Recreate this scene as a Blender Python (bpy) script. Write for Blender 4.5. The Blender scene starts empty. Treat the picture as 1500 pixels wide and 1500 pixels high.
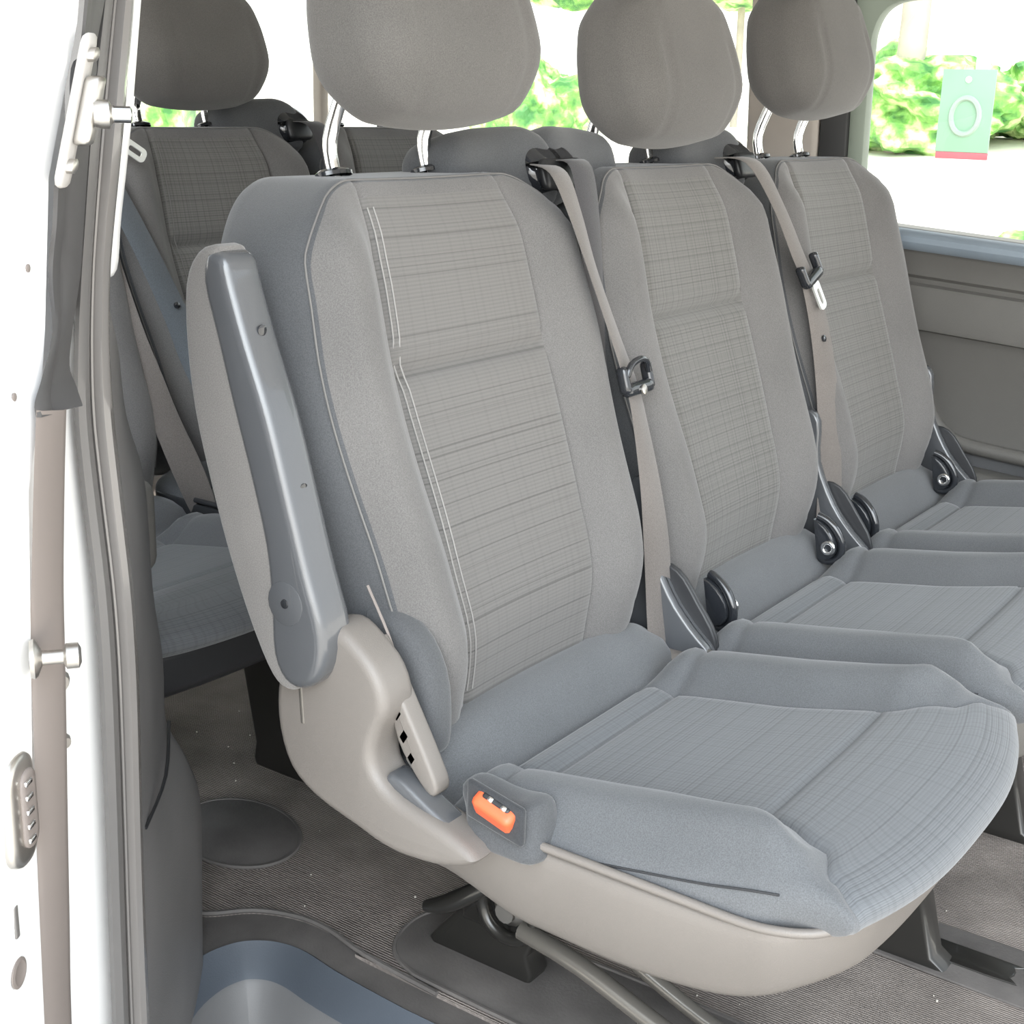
import bpy, bmesh, math, random
from mathutils import Vector, Matrix, noise
random.seed(7)
COL = bpy.context.scene.collection
R = math.radians
def clamp(v, a, b): return max(a, min(b, v))
def sst(a, b, v):
    t = clamp((v - a) / (b - a), 0, 1); return t * t * (3 - 2 * t)
def lerp_tab(tab, v):
    if v <= tab[0][0]: return tab[0][1]
    for (a, x), (b, y) in zip(tab, tab[1:]):
        if v <= b:
            t = (v - a) / (b - a); t = t * t * (3 - 2 * t)
            return x + (y - x) * t
    return tab[-1][1]
def lin_tab(tab, v):
    if v <= tab[0][0]: return tab[0][1]
    for (a, x), (b, y) in zip(tab, tab[1:]):
        if v <= b: return x + (y - x) * (v - a) / (b - a)
    return tab[-1][1]

# ------------------------------------------------------------------ materials
def newmat(name):
    m = bpy.data.materials.new(name); m.use_nodes = True
    nt = m.node_tree; b = nt.nodes['Principled BSDF']
    return m, nt, b
def N(nt, t, **kw):
    n = nt.nodes.new(t)
    for k, v in kw.items(): setattr(n, k, v)
    return n
def ramp(nt, stops):
    r = N(nt, 'ShaderNodeValToRGB'); e = r.color_ramp.elements
    e[0].position, e[0].color = stops[0][0], stops[0][1]
    e[1].position, e[1].color = stops[-1][0], stops[-1][1]
    for p, c in stops[1:-1]:
        k = e.new(p); k.color = c
    return r
def g(v, t=(1, 1, 1)): return (v * t[0], v * t[1], v * t[2], 1)
def plain(name, col, rough=.5, metal=0, bump=0, bscale=400, coat=0, spec=.5, var=.12, vscale=6):
    m, nt, b = newmat(name)
    b.inputs['Roughness'].default_value = rough
    b.inputs['Metallic'].default_value = metal
    b.inputs['Coat Weight'].default_value = coat
    b.inputs['Specular IOR Level'].default_value = spec
    tc = N(nt, 'ShaderNodeTexCoord')
    n1 = N(nt, 'ShaderNodeTexNoise'); n1.inputs['Scale'].default_value = vscale; n1.inputs['Detail'].default_value = 4
    nt.links.new(tc.outputs['Object'], n1.inputs['Vector'])
    r = ramp(nt, [(.3, tuple(c * (1 - var) for c in col) + (1,)), (.7, tuple(min(1, c * (1 + var)) for c in col) + (1,))])
    nt.links.new(n1.outputs['Fac'], r.inputs['Fac']); nt.links.new(r.outputs['Color'], b.inputs['Base Color'])
    if bump:
        n2 = N(nt, 'ShaderNodeTexNoise'); n2.inputs['Scale'].default_value = bscale; n2.inputs['Detail'].default_value = 2
        nt.links.new(tc.outputs['Object'], n2.inputs['Vector'])
        bp = N(nt, 'ShaderNodeBump'); bp.inputs['Strength'].default_value = bump; bp.inputs['Distance'].default_value = .001
        nt.links.new(n2.outputs['Fac'], bp.inputs['Height']); nt.links.new(bp.outputs['Normal'], b.inputs['Normal'])
    return m
def fabric(name, col, sheen=.25):
    m, nt, b = newmat(name)
    b.inputs['Roughness'].default_value = .9
    b.inputs['Specular IOR Level'].default_value = .2
    b.inputs['Sheen Weight'].default_value = sheen; b.inputs['Sheen Roughness'].default_value = .5
    tc = N(nt, 'ShaderNodeTexCoord')
    n1 = N(nt, 'ShaderNodeTexNoise'); n1.inputs['Scale'].default_value = 5; n1.inputs['Detail'].default_value = 5
    n2 = N(nt, 'ShaderNodeTexNoise'); n2.inputs['Scale'].default_value = 900; n2.inputs['Detail'].default_value = 1
    nt.links.new(tc.outputs['Object'], n1.inputs['Vector']); nt.links.new(tc.outputs['Object'], n2.inputs['Vector'])
    r = ramp(nt, [(.3, tuple(c * .9 for c in col) + (1,)), (.7, tuple(c * 1.12 for c in col) + (1,))])
    nt.links.new(n1.outputs['Fac'], r.inputs['Fac'])
    r2 = ramp(nt, [(.3, g(.82)), (.7, g(1.15))])
    nt.links.new(n2.outputs['Fac'], r2.inputs['Fac'])
    mx = N(nt, 'ShaderNodeMixRGB', blend_type='MULTIPLY'); mx.inputs[0].default_value = 1
    nt.links.new(r.outputs['Color'], mx.inputs[1]); nt.links.new(r2.outputs['Color'], mx.inputs[2])
    nt.links.new(mx.outputs[0], b.inputs['Base Color'])
    bp = N(nt, 'ShaderNodeBump'); bp.inputs['Strength'].default_value = .25; bp.inputs['Distance'].default_value = .0008
    nt.links.new(n2.outputs['Fac'], bp.inputs['Height']); nt.links.new(bp.outputs['Normal'], b.inputs['Normal'])
    return m
def ribbed(name, col, fu, fv, ku, kv, lo=.36, hi=.46):
    """woven insert cloth: UV in metres, irregular thin threads along u (rows, change with v) and along v"""
    m, nt, b = newmat(name)
    b.inputs['Roughness'].default_value = .85; b.inputs['Specular IOR Level'].default_value = .25
    b.inputs['Sheen Weight'].default_value = .25
    uv = N(nt, 'ShaderNodeUVMap'); sp = N(nt, 'ShaderNodeSeparateXYZ')
    nt.links.new(uv.outputs[0], sp.inputs[0])
    def stripes(src, freq, lo, hi, dark):
        n = N(nt, 'ShaderNodeTexNoise', noise_dimensions='1D'); n.inputs['Scale'].default_value = freq
        n.inputs['Detail'].default_value = 1.5
        nt.links.new(sp.outputs[src], n.inputs['W'])
        r = ramp(nt, [(lo, g(dark)), (hi, g(1.0))])
        nt.links.new(n.outputs['Fac'], r.inputs['Fac']); return r
    rv = stripes('Y', fv, lo, hi, 1 - kv)
    ru = stripes('X', fu, .36, .5, 1 - ku)
    # regular fine ribs
    w = N(nt, 'ShaderNodeMath', operation='MULTIPLY'); w.inputs[1].default_value = 2 * math.pi * 260
    nt.links.new(sp.outputs['Y'], w.inputs[0])
    s = N(nt, 'ShaderNodeMath', operation='SINE'); nt.links.new(w.outputs[0], s.inputs[0])
    mr = N(nt, 'ShaderNodeMapRange'); mr.inputs['From Min'].default_value = -1; mr.inputs['To Min'].default_value = .9; mr.inputs['To Max'].default_value = 1.06
    nt.links.new(s.outputs[0], mr.inputs['Value'])
    mx = N(nt, 'ShaderNodeMixRGB', blend_type='MULTIPLY'); mx.inputs[0].default_value = 1
    nt.links.new(rv.outputs['Color'], mx.inputs[1]); nt.links.new(ru.outputs['Color'], mx.inputs[2])
    mx2 = N(nt, 'ShaderNodeMixRGB', blend_type='MULTIPLY'); mx2.inputs[0].default_value = 1
    nt.links.new(mx.outputs[0], mx2.inputs[1]); nt.links.new(mr.outputs[0], mx2.inputs[2])
    mx3 = N(nt, 'ShaderNodeMixRGB', blend_type='MULTIPLY'); mx3.inputs[0].default_value = 1
    mx3.inputs[1].default_value = tuple(col) + (1,)
    nt.links.new(mx2.outputs[0], mx3.inputs[2]); nt.links.new(mx3.outputs[0], b.inputs['Base Color'])
    bp = N(nt, 'ShaderNodeBump'); bp.inputs['Strength'].default_value = .5; bp.inputs['Distance'].default_value = .001
    nt.links.new(mx2.outputs[0], bp.inputs['Height']); nt.links.new(bp.outputs['Normal'], b.inputs['Normal'])
    return m
def carpet(name, col, freq=150):
    m, nt, b = newmat(name)
    b.inputs['Roughness'].default_value = .95; b.inputs['Specular IOR Level'].default_value = .15
    tc = N(nt, 'ShaderNodeTexCoord'); sp = N(nt, 'ShaderNodeSeparateXYZ'); nt.links.new(tc.outputs['Object'], sp.inputs[0])
    n0 = N(nt, 'ShaderNodeTexNoise'); n0.inputs['Scale'].default_value = 260; n0.inputs['Detail'].default_value = 3
    nt.links.new(tc.outputs['Object'], n0.inputs['Vector'])
    w = N(nt, 'ShaderNodeMath', operation='MULTIPLY'); w.inputs[1].default_value = 2 * math.pi * freq
    nt.links.new(sp.outputs['X'], w.inputs[0])
    ad = N(nt, 'ShaderNodeMath', operation='MULTIPLY_ADD'); ad.inputs[1].default_value = 3.5
    nt.links.new(n0.outputs['Fac'], ad.inputs[0]); nt.links.new(w.outputs[0], ad.inputs[2])
    s = N(nt, 'ShaderNodeMath', operation='SINE'); nt.links.new(ad.outputs[0], s.inputs[0])
    mr = N(nt, 'ShaderNodeMapRange'); mr.inputs['From Min'].default_value = -1; mr.inputs['To Min'].default_value = .68; mr.inputs['To Max'].default_value = 1.15
    nt.links.new(s.outputs[0], mr.inputs['Value'])
    n1 = N(nt, 'ShaderNodeTexNoise'); n1.inputs['Scale'].default_value = 9; n1.inputs['Detail'].default_value = 6
    nt.links.new(tc.outputs['Object'], n1.inputs['Vector'])
    r = ramp(nt, [(.3, tuple(c * .75 for c in col) + (1,)), (.7, tuple(c * 1.3 for c in col) + (1,))])
    nt.links.new(n1.outputs['Fac'], r.inputs['Fac'])
    mx = N(nt, 'ShaderNodeMixRGB', blend_type='MULTIPLY'); mx.inputs[0].default_value = 1
    nt.links.new(r.outputs['Color'], mx.inputs[1]); nt.links.new(mr.outputs[0], mx.inputs[2])
    nt.links.new(mx.outputs[0], b.inputs['Base Color'])
    bp = N(nt, 'ShaderNodeBump'); bp.inputs['Strength'].default_value = .5; bp.inputs['Distance'].default_value = .002
    nt.links.new(s.outputs[0], bp.inputs['Height']); nt.links.new(bp.outputs['Normal'], b.inputs['Normal'])
    return m
def leafy(name, c1, c2, c3):
    m, nt, b = newmat(name)
    b.inputs['Roughness'].default_value = .8
    tc = N(nt, 'ShaderNodeTexCoord')
    n = N(nt, 'ShaderNodeTexNoise'); n.inputs['Scale'].default_value = 7; n.inputs['Detail'].default_value = 6
    nt.links.new(tc.outputs['Object'], n.inputs['Vector'])
    r = ramp(nt, [(.36, c1 + (1,)), (.5, c2 + (1,)), (.62, c3 + (1,))])
    nt.links.new(n.outputs['Fac'], r.inputs['Fac']); nt.links.new(r.outputs['Color'], b.inputs['Base Color'])
    return m

M = dict(
    cloth=fabric('grey_cloth', (.135, .13, .127)),
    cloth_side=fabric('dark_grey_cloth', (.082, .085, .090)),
    cloth_head=fabric('headrest_cloth', (.118, .112, .106)),
    cloth_pad=fabric('armrest_cloth', (.19, .18, .172)),
    insert=ribbed('ribbed_insert_cloth', (.15, .144, .138), 170, 230, .06, .30, .30, .37),
    insert_plaid=ribbed('plaid_insert_cloth', (.15, .146, .138), 260, 260, .22, .20),
    insert_seat=ribbed('seat_insert_cloth', (.14, .148, .158), 300, 260, .10, .22),
    piping=plain('seam_thread', (.165, .16, .155), .8),
    stitch=plain('pale_stitching', (.29, .28, .27), .8),
    shell=plain('grey_plastic_shell', (.185, .168, .153), .42, bump=.25, bscale=900, var=.04),
    shell_d=plain('dark_plastic', (.03, .031, .034), .42, bump=.2, bscale=900),
    arm=plain('armrest_plastic', (.085, .089, .096), .26, coat=.8, bump=.15, bscale=900, var=.04),
    black=plain('black_plastic', (.02, .021, .023), .38),
    gloss=plain('gloss_black_plastic', (.02, .022, .026), .12, coat=.6),
    metal_blk=plain('black_painted_steel', (.025, .024, .022), .28, metal=.3, coat=.4),
    chrome=plain('chrome', (.8, .8, .8), .12, metal=1, var=.02),
    steel=plain('brushed_steel', (.55, .53, .5), .35, metal=1),
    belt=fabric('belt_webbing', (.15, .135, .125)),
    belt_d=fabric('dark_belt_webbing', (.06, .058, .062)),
    red=plain('orange_red_plastic', (.85, .13, .05), .35, var=.05),
    carpet=carpet('ribbed_carpet', (.25, .22, .20), 270),
    rubber=plain('floor_rubber', (.115, .106, .100), .7, bump=.4, bscale=300, var=.25, vscale=14),
    step=plain('step_plastic', (.07, .082, .1), .5, bump=.2, bscale=500, var=.15),
    step2=plain('step_tread_grey', (.14, .14, .142), .5, bump=.2, bscale=500),
    trim=plain('pillar_trim_plastic', (.14, .136, .136), .5, bump=.35, bscale=700, var=.15),
    seal=plain('grey_door_seal', (.18, .170, .163), .25, coat=.4, var=.04),
    seal2=plain('dark_door_seal', (.13, .125, .122), .35, var=.05),
    strip=plain('grey_rubber_strip', (.22, .19, .175), .55, var=.04),
    white=plain('white_paint', (.9, .9, .9), .3, coat=.5, var=.01),
    panel=plain('wall_panel_plastic', (.12, .116, .108), .55, bump=.3, bscale=600, var=.06),
    panel_d=plain('wall_pocket_plastic', (.09, .092, .096), .6, bump=.3, bscale=600, var=.06),
    beige=plain('beige_pillar_trim', (.52, .47, .42), .7),
    liner=plain('headliner', (.55, .53, .5), .9),
    frame=plain('window_frame_dark', (.035, .035, .035), .5),
    frame_g=plain('pillar_green_grey', (.25, .29, .24), .6),
    ground=plain('pale_gravel', (.82, .76, .68), .9, bump=.3, bscale=20),
    bark=plain('bark', (.42, .36, .3), .9, bump=.5, bscale=20),
    paper=plain('white_paper', (.9, .9, .88), .8),
    green=plain('pale_green_sign', (.26, .42, .29), .5, var=.05),
    green2=plain('paler_green_sign', (.34, .43, .35), .5, var=.05),
    redsign=plain('sign_red', (.6, .13, .15), .5),
    bush=leafy('bush_leaves', (.06, .2, .05), (.22, .45, .1), (.7, .85, .4)),
    sill=plain('sill_painted_highlight', (.26, .31, .36), .28),  # blue-white highlight on the sill, put into its base colour
    bracket=plain('grey_bracket_steel', (.5, .48, .46), .4),
    strut=plain('dark_steel_tube', (.16, .15, .135), .25, metal=.4),
    trim_dk=plain('dark_door_trim', (.075, .073, .074), .5, var=.05),
    crumb=plain('crumb', (.5, .47, .42), .8),
)
def glass_mat():
    m = bpy.data.materials.new('window_glass'); m.use_nodes = True; nt = m.node_tree; nt.nodes.clear()
    o = N(nt, 'ShaderNodeOutputMaterial'); t = N(nt, 'ShaderNodeBsdfTransparent'); t.inputs[0].default_value = (.96, .99, .97, 1)
    gl = N(nt, 'ShaderNodeBsdfGlossy'); gl.inputs['Roughness'].default_value = .03
    mx = N(nt, 'ShaderNodeMixShader'); fr = N(nt, 'ShaderNodeFresnel'); fr.inputs[0].default_value = 1.3
    nt.links.new(fr.outputs[0], mx.inputs[0]); nt.links.new(t.outputs[0], mx.inputs[1]); nt.links.new(gl.outputs[0], mx.inputs[2])
    nt.links.new(mx.outputs[0], o.inputs[0]); return m
M['glass'] = glass_mat()

# ------------------------------------------------------------------ helpers
def link(name, me, mat, parent=None, smooth=True):
    if isinstance(mat, str): mat = M[mat]
    me.materials.append(mat)
    if smooth:
        for p in me.polygons: p.use_smooth = True
    o = bpy.data.objects.new(name, me); COL.objects.link(o)
    if parent: o.parent = parent
    return o
def from_bm(name, bm, mat, parent=None, smooth=True, sharp=40):
    bmesh.ops.recalc_face_normals(bm, faces=bm.faces)
    if smooth:
        for e in bm.edges:
            if len(e.link_faces) == 2 and e.calc_face_angle(0) > R(sharp): e.smooth = False
    me = bpy.data.meshes.new(name); bm.to_mesh(me); bm.free()
    return link(name, me, mat, parent, smooth)
def empty(name, label, cat, loc=(0, 0, 0), group=None):
    o = bpy.data.objects.new(name, None); COL.objects.link(o); o.location = loc
    o.empty_display_size = .1
    o['label'] = label; o['category'] = cat
    if group: o['group'] = group
    return o
def tag(o, label, cat, group=None, kind=None):
    o['label'] = label; o['category'] = cat
    if group: o['group'] = group
    if kind: o['kind'] = kind
    return o
def struct(o, label=None, cat=None):
    o['kind'] = 'structure'
    if label: o['label'] = label
    if cat: o['category'] = cat
    return o
def copy_tree(o, parent=None):
    c = o.copy(); COL.objects.link(c); c.parent = parent
    for ch in list(o.children): copy_tree(ch, c)
    return c

def axis_vals(h0, h1, extra, step, dense=()):
    """sorted grid values from h0 to h1 holding all `extra` values"""
    s = sorted(set([h0, h1] + [e for e in extra if h0 < e < h1])); out = [s[0]]
    for a, b in zip(s, s[1:]):
        st = step
        for lo, hi, ds in dense:
            if a >= lo - 1e-6 and b <= hi + 1e-6: st = ds
        n = max(1, round((b - a) / st))
        out += [a + (b - a) * (i + 1) / n for i in range(n)]
    return out
def rbox(xs, ys, zs, rp, rv, mapf, classify, uvf=None):
    """box grid rounded in plan (x,y) by rp(sx,sy) and on its z edges by rv; mapf(x,y,z,raw)->Vector; classify(raw centre, side)->part key"""
    X0, X1, Y0, Y1, Z0, Z1 = xs[0], xs[-1], ys[0], ys[-1], zs[0], zs[-1]
    cx, cy, cz = (X0 + X1) / 2, (Y0 + Y1) / 2, (Z0 + Z1) / 2
    a, b, c = (X1 - X0) / 2, (Y1 - Y0) / 2, (Z1 - Z0) / 2
    def rounded(p):
        x, y, z = p[0] - cx, p[1] - cy, p[2] - cz
        sx, sy, sz = (1 if x >= 0 else -1), (1 if y >= 0 else -1), (1 if z >= 0 else -1)
        r = rp(sx, sy); ax, ay, az = abs(x), abs(y), abs(z)
        dx, dy = ax - (a - r), ay - (b - r)
        gx, gy = 0, 0
        if dx > 0 and dy > 0:
            m_, L = max(dx, dy), math.hypot(dx, dy); dx, dy = dx * m_ / L, dy * m_ / L
            ax, ay = a - r + dx, b - r + dy
            L = math.hypot(dx, dy); inset = r - L; gx, gy = dx / L, dy / L
        elif a - ax < b - ay: inset = a - ax; gx = 1
        else: inset = b - ay; gy = 1
        dz = az - (c - rv); de = rv - inset
        if dz > 0 and de > 0:
            m_, L = max(dz, de), math.hypot(dz, de)
            nz, ne = dz * m_ / L, de * m_ / L
            az = c - rv + nz; ax -= gx * (de - ne); ay -= gy * (de - ne)
        return cx + sx * ax, cy + sy * ay, cz + sz * az
    parts = {}
    cache = {}
    def vert(key, p):
        d = parts.setdefault(key, dict(v=[], f=[], uv=[], idx={}))
        k = (round(p[0], 6), round(p[1], 6), round(p[2], 6))
        if k not in d['idx']:
            if k not in cache: cache[k] = mapf(*rounded(p), p)
            d['idx'][k] = len(d['v']); d['v'].append(cache[k])
        return d['idx'][k]
    def quad(ps, side):
        cen = tuple(sum(p[i] for p in ps) / 4 for i in range(3))
        key = classify(cen, side)
        if key is None: return
        ids = [vert(key, p) for p in ps]
        parts[key]['f'].append(ids)
        parts[key]['uv'].append([(uvf(p, side) if uvf else (p[0], p[1])) for p in ps])
    for z, sd in ((Z1, 'z+'), (Z0, 'z-')):
        for x0, x1 in zip(xs, xs[1:]):
            for y0, y1 in zip(ys, ys[1:]):
                q = [(x0, y0, z), (x1, y0, z), (x1, y1, z), (x0, y1, z)]
                quad(q if sd == 'z+' else q[::-1], sd)
    for x, sd in ((X1, 'x+'), (X0, 'x-')):
        for y0, y1 in zip(ys, ys[1:]):
            for z0, z1 in zip(zs, zs[1:]):
                q = [(x, y0, z0), (x, y1, z0), (x, y1, z1), (x, y0, z1)]
                quad(q if sd == 'x+' else q[::-1], sd)
    for y, sd in ((Y1, 'y+'), (Y0, 'y-')):
        for x0, x1 in zip(xs, xs[1:]):
            for z0, z1 in zip(zs, zs[1:]):
                q = [(x0, y, z0), (x1, y, z0), (x1, y, z1), (x0, y, z1)]
                quad(q[::-1] if sd == 'y+' else q, sd)
    return parts
def part_mesh(name, d, mat, parent):
    me = bpy.data.meshes.new(name)
    me.from_pydata([tuple(v) for v in d['v']], [], d['f'])
    uvl = me.uv_layers.new(name='UVMap'); i = 0
    for f in d['uv']:
        for u in f: uvl.data[i].uv = u; i += 1
    return link(name, me, mat, parent)
def simple_rbox(name, size, r, rv, mat, parent, xf, step=.01, mapf=None):
    a, b, c = size[0] / 2, size[1] / 2, size[2] / 2
    r = min(r, a * .99, b * .99); rv = min(rv, c * .99)
    xs = axis_vals(-a, a, (-a + r, a - r), step); ys = axis_vals(-b, b, (-b + r, b - r), step); zs = axis_vals(-c, c, (-c + rv, c - rv), step)
    def mp(x, y, z, raw):
        p = Vector((x, y, z)) if mapf is None else mapf(x, y, z)
        return xf(p)
    d = rbox(xs, ys, zs, lambda sx, sy: r, rv, mp, lambda c_, s: 'a')
    return part_mesh(name, d['a'], mat, parent)

def tube(name, pts, rad, mat, parent=None, seg=10, closed=False, sm=4):
    """smooth tube through pts (Catmull-Rom)"""
    P = [Vector(p) for p in pts]; Q = []
    n = len(P)
    rng = range(n if closed else n - 1)
    for i in rng:
        p0 = P[(i - 1) % n] if (closed or i > 0) else P[0]; p1 = P[i]; p2 = P[(i + 1) % n]
        p3 = P[(i + 2) % n] if (closed or i + 2 < n) else P[-1]
        for k in range(sm):
            t = k / sm
            Q.append(.5 * ((2 * p1) + (p2 - p0) * t + (2 * p0 - 5 * p1 + 4 * p2 - p3) * t * t + (3 * p1 - p0 - 3 * p2 + p3) * t ** 3))
    if not closed: Q.append(P[-1])
    bm = bmesh.new(); rings = []; up = None
    for i, q in enumerate(Q):
        d = (Q[(i + 1) % len(Q)] - Q[i - 1]) if (closed or 0 < i < len(Q) - 1) else ((Q[1] - Q[0]) if i == 0 else (Q[-1] - Q[-2]))
        d.normalize()
        if up is None:
            up = Vector((0, 0, 1)) if abs(d.z) < .9 else Vector((1, 0, 0))
        s = d.cross(up).normalized(); up = s.cross(d).normalized()
        rr = rad(i / (len(Q) - 1)) if callable(rad) else rad
        rings.append([bm.verts.new(q + (s * math.cos(2 * math.pi * k / seg) + up * math.sin(2 * math.pi * k / seg)) * rr) for k in range(seg)])
    L = len(rings)
    for i in range(L if closed else L - 1):
        a_, b_ = rings[i], rings[(i + 1) % L]
        for k in range(seg): bm.faces.new((a_[k], a_[(k + 1) % seg], b_[(k + 1) % seg], b_[k]))
    if not closed:
        bm.faces.new(rings[0][::-1]); bm.faces.new(rings[-1])
    return from_bm(name, bm, mat, parent, sharp=50)
def prism_bm(poly, d0, d1, fn, bevel=.004, segs=3, taper=0):
    """poly [(u,v)] extruded d0..d1 with rounded rims ; fn(u,v,d)->Vector"""
    P = [Vector(p) for p in poly]
    P = [p for i, p in enumerate(P) if (p - P[i - 1]).length > 1e-6]
    n = len(P)
    area = sum(P[i - 1].x * P[i].y - P[i].x * P[i - 1].y for i in range(n)) / 2
    if area < 0: P = P[::-1]
    lim = []; nor = []
    for i in range(n):
        e0 = P[i] - P[i - 1]; e1 = P[(i + 1) % n] - P[i]
        a0, a1 = e0.normalized(), e1.normalized()
        n0, n1 = Vector((-a0.y, a0.x)), Vector((-a1.y, a1.x)); m_ = (n0 + n1)
        m_ = m_.normalized() if m_.length > 1e-6 else n0
        nor.append(m_ / max(.5, m_.dot(n0)))
        turn = math.atan2(a0.x * a1.y - a0.y * a1.x, a0.dot(a1))
        lim.append(min(bevel, .75 * min(e0.length, e1.length) / turn) if turn > .02 else bevel)
    for _ in range(3): lim = [min(lim[i], (lim[i - 1] + lim[i] + lim[(i + 1) % n]) / 3) for i in range(n)]
    bv = min(bevel, abs(d1 - d0) * .49); sg = 1 if d1 > d0 else -1
    bm = bmesh.new(); rings = []
    steps = [(0, 0)] if not bevel else [(90 * k / segs) for k in range(segs + 1)]
    def ring(ins, d): return [bm.verts.new(fn(*(P[i] + nor[i] * lim[i] * ins), d)) for i in range(n)]
    if not bevel: rings = [ring(0, d0), ring(0, d1)]
    else:
        for a_ in steps: rings.append(ring(1 - math.sin(R(a_)), d0 + sg * bv * (1 - math.cos(R(a_)))))
        for a_ in steps[::-1]: rings.append(ring(1 - math.sin(R(a_)), d1 - sg * bv * (1 - math.cos(R(a_)))))
    for A_, B_ in zip(rings, rings[1:]):
        for i in range(n): bm.faces.new((A_[i], A_[(i + 1) % n], B_[(i + 1) % n], B_[i]))
    bm.faces.new(rings[0][::-1]); bm.faces.new(rings[-1])
    return bm
def smooth_poly(pts, n=4, closed=True):
    out = []; L = len(pts)
    for i in range(L if closed else L - 1):
        p0, p1, p2, p3 = pts[(i - 1) % L] if (closed or i) else pts[0], pts[i], pts[(i + 1) % L], pts[(i + 2) % L] if (closed or i + 2 < L) else pts[-1]
        for k in range(n):
            t = k / n
            out.append(tuple(.5 * (2 * p1[j] + (p2[j] - p0[j]) * t + (2 * p0[j] - 5 * p1[j] + 4 * p2[j] - p3[j]) * t * t + (3 * p1[j] - p0[j] - 3 * p2[j] + p3[j]) * t ** 3) for j in range(len(p1))))
    if not closed: out.append(tuple(pts[-1]))
    return out
def ribbon(name, pts, width, mat, parent=None, thick=.0016, sm=6):
    """pts: (pos, side vector) smooth strap"""
    flat = [tuple(p) + tuple(s) for p, s in pts]
    Q = smooth_poly(flat, sm, closed=False)
    bm = bmesh.new(); rows = []
    for i, q in enumerate(Q):
        p = Vector(q[:3]); s = Vector(q[3:]).normalized()
        d = Vector(Q[min(i + 1, len(Q) - 1)][:3]) - Vector(Q[max(i - 1, 0)][:3]); d.normalize()
        nrm = d.cross(s).normalized()
        rows.append([bm.verts.new(p + s * (width * u) + nrm * (thick * v)) for u, v in ((-.5, 0), (-.47, .5), (0, .6), (.47, .5), (.5, 0), (.47, -.5), (0, -.6), (-.47, -.5))])
    for a_, b_ in zip(rows, rows[1:]):
        for k in range(8): bm.faces.new((a_[k], a_[(k + 1) % 8], b_[(k + 1) % 8], b_[k]))
    bm.faces.new(rows[0][::-1]); bm.faces.new(rows[-1])
    return from_bm(name, bm, mat, parent, sharp=60)
def loft(name, curves, mat, parent=None, closed=False, smooth=True, sharp=35):
    bm = bmesh.new(); rows = [[bm.verts.new(Vector(p)) for p in c] for c in curves]
    for a_, b_ in zip(rows, rows[1:]):
        for k in range(len(a_) - 1): bm.faces.new((a_[k], a_[k + 1], b_[k + 1], b_[k]))
    me_o = from_bm(name, bm, mat, parent, smooth, sharp); return me_o
def lathe(name, prof, xf, mat, parent=None, seg=24):
    bm = bmesh.new(); rings = []
    for r, h in prof:
        rings.append([bm.verts.new(xf(Vector((r * math.cos(2 * math.pi * k / seg), r * math.sin(2 * math.pi * k / seg), h)))) for k in range(seg)])
    for a_, b_ in zip(rings, rings[1:]):
        for k in range(seg): bm.faces.new((a_[k], a_[(k + 1) % seg], b_[(k + 1) % seg], b_[k]))
    bm.faces.new(rings[0][::-1]); bm.faces.new(rings[-1])
    return from_bm(name, bm, mat, parent, sharp=35)

# ------------------------------------------------------------------ seat geometry
A = R(16.25); SA, CA = math.sin(A), math.cos(A); JZ = .32
def bk(x, t, n): return Vector((x, t * SA - n * CA, JZ + t * CA + n * SA))      # backrest frame -> seat frame
B9 = R(9.56)

def gro(v, c, w, d):                     # groove
    return -d * math.exp(-((v - c) / w) ** 2)

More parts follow.
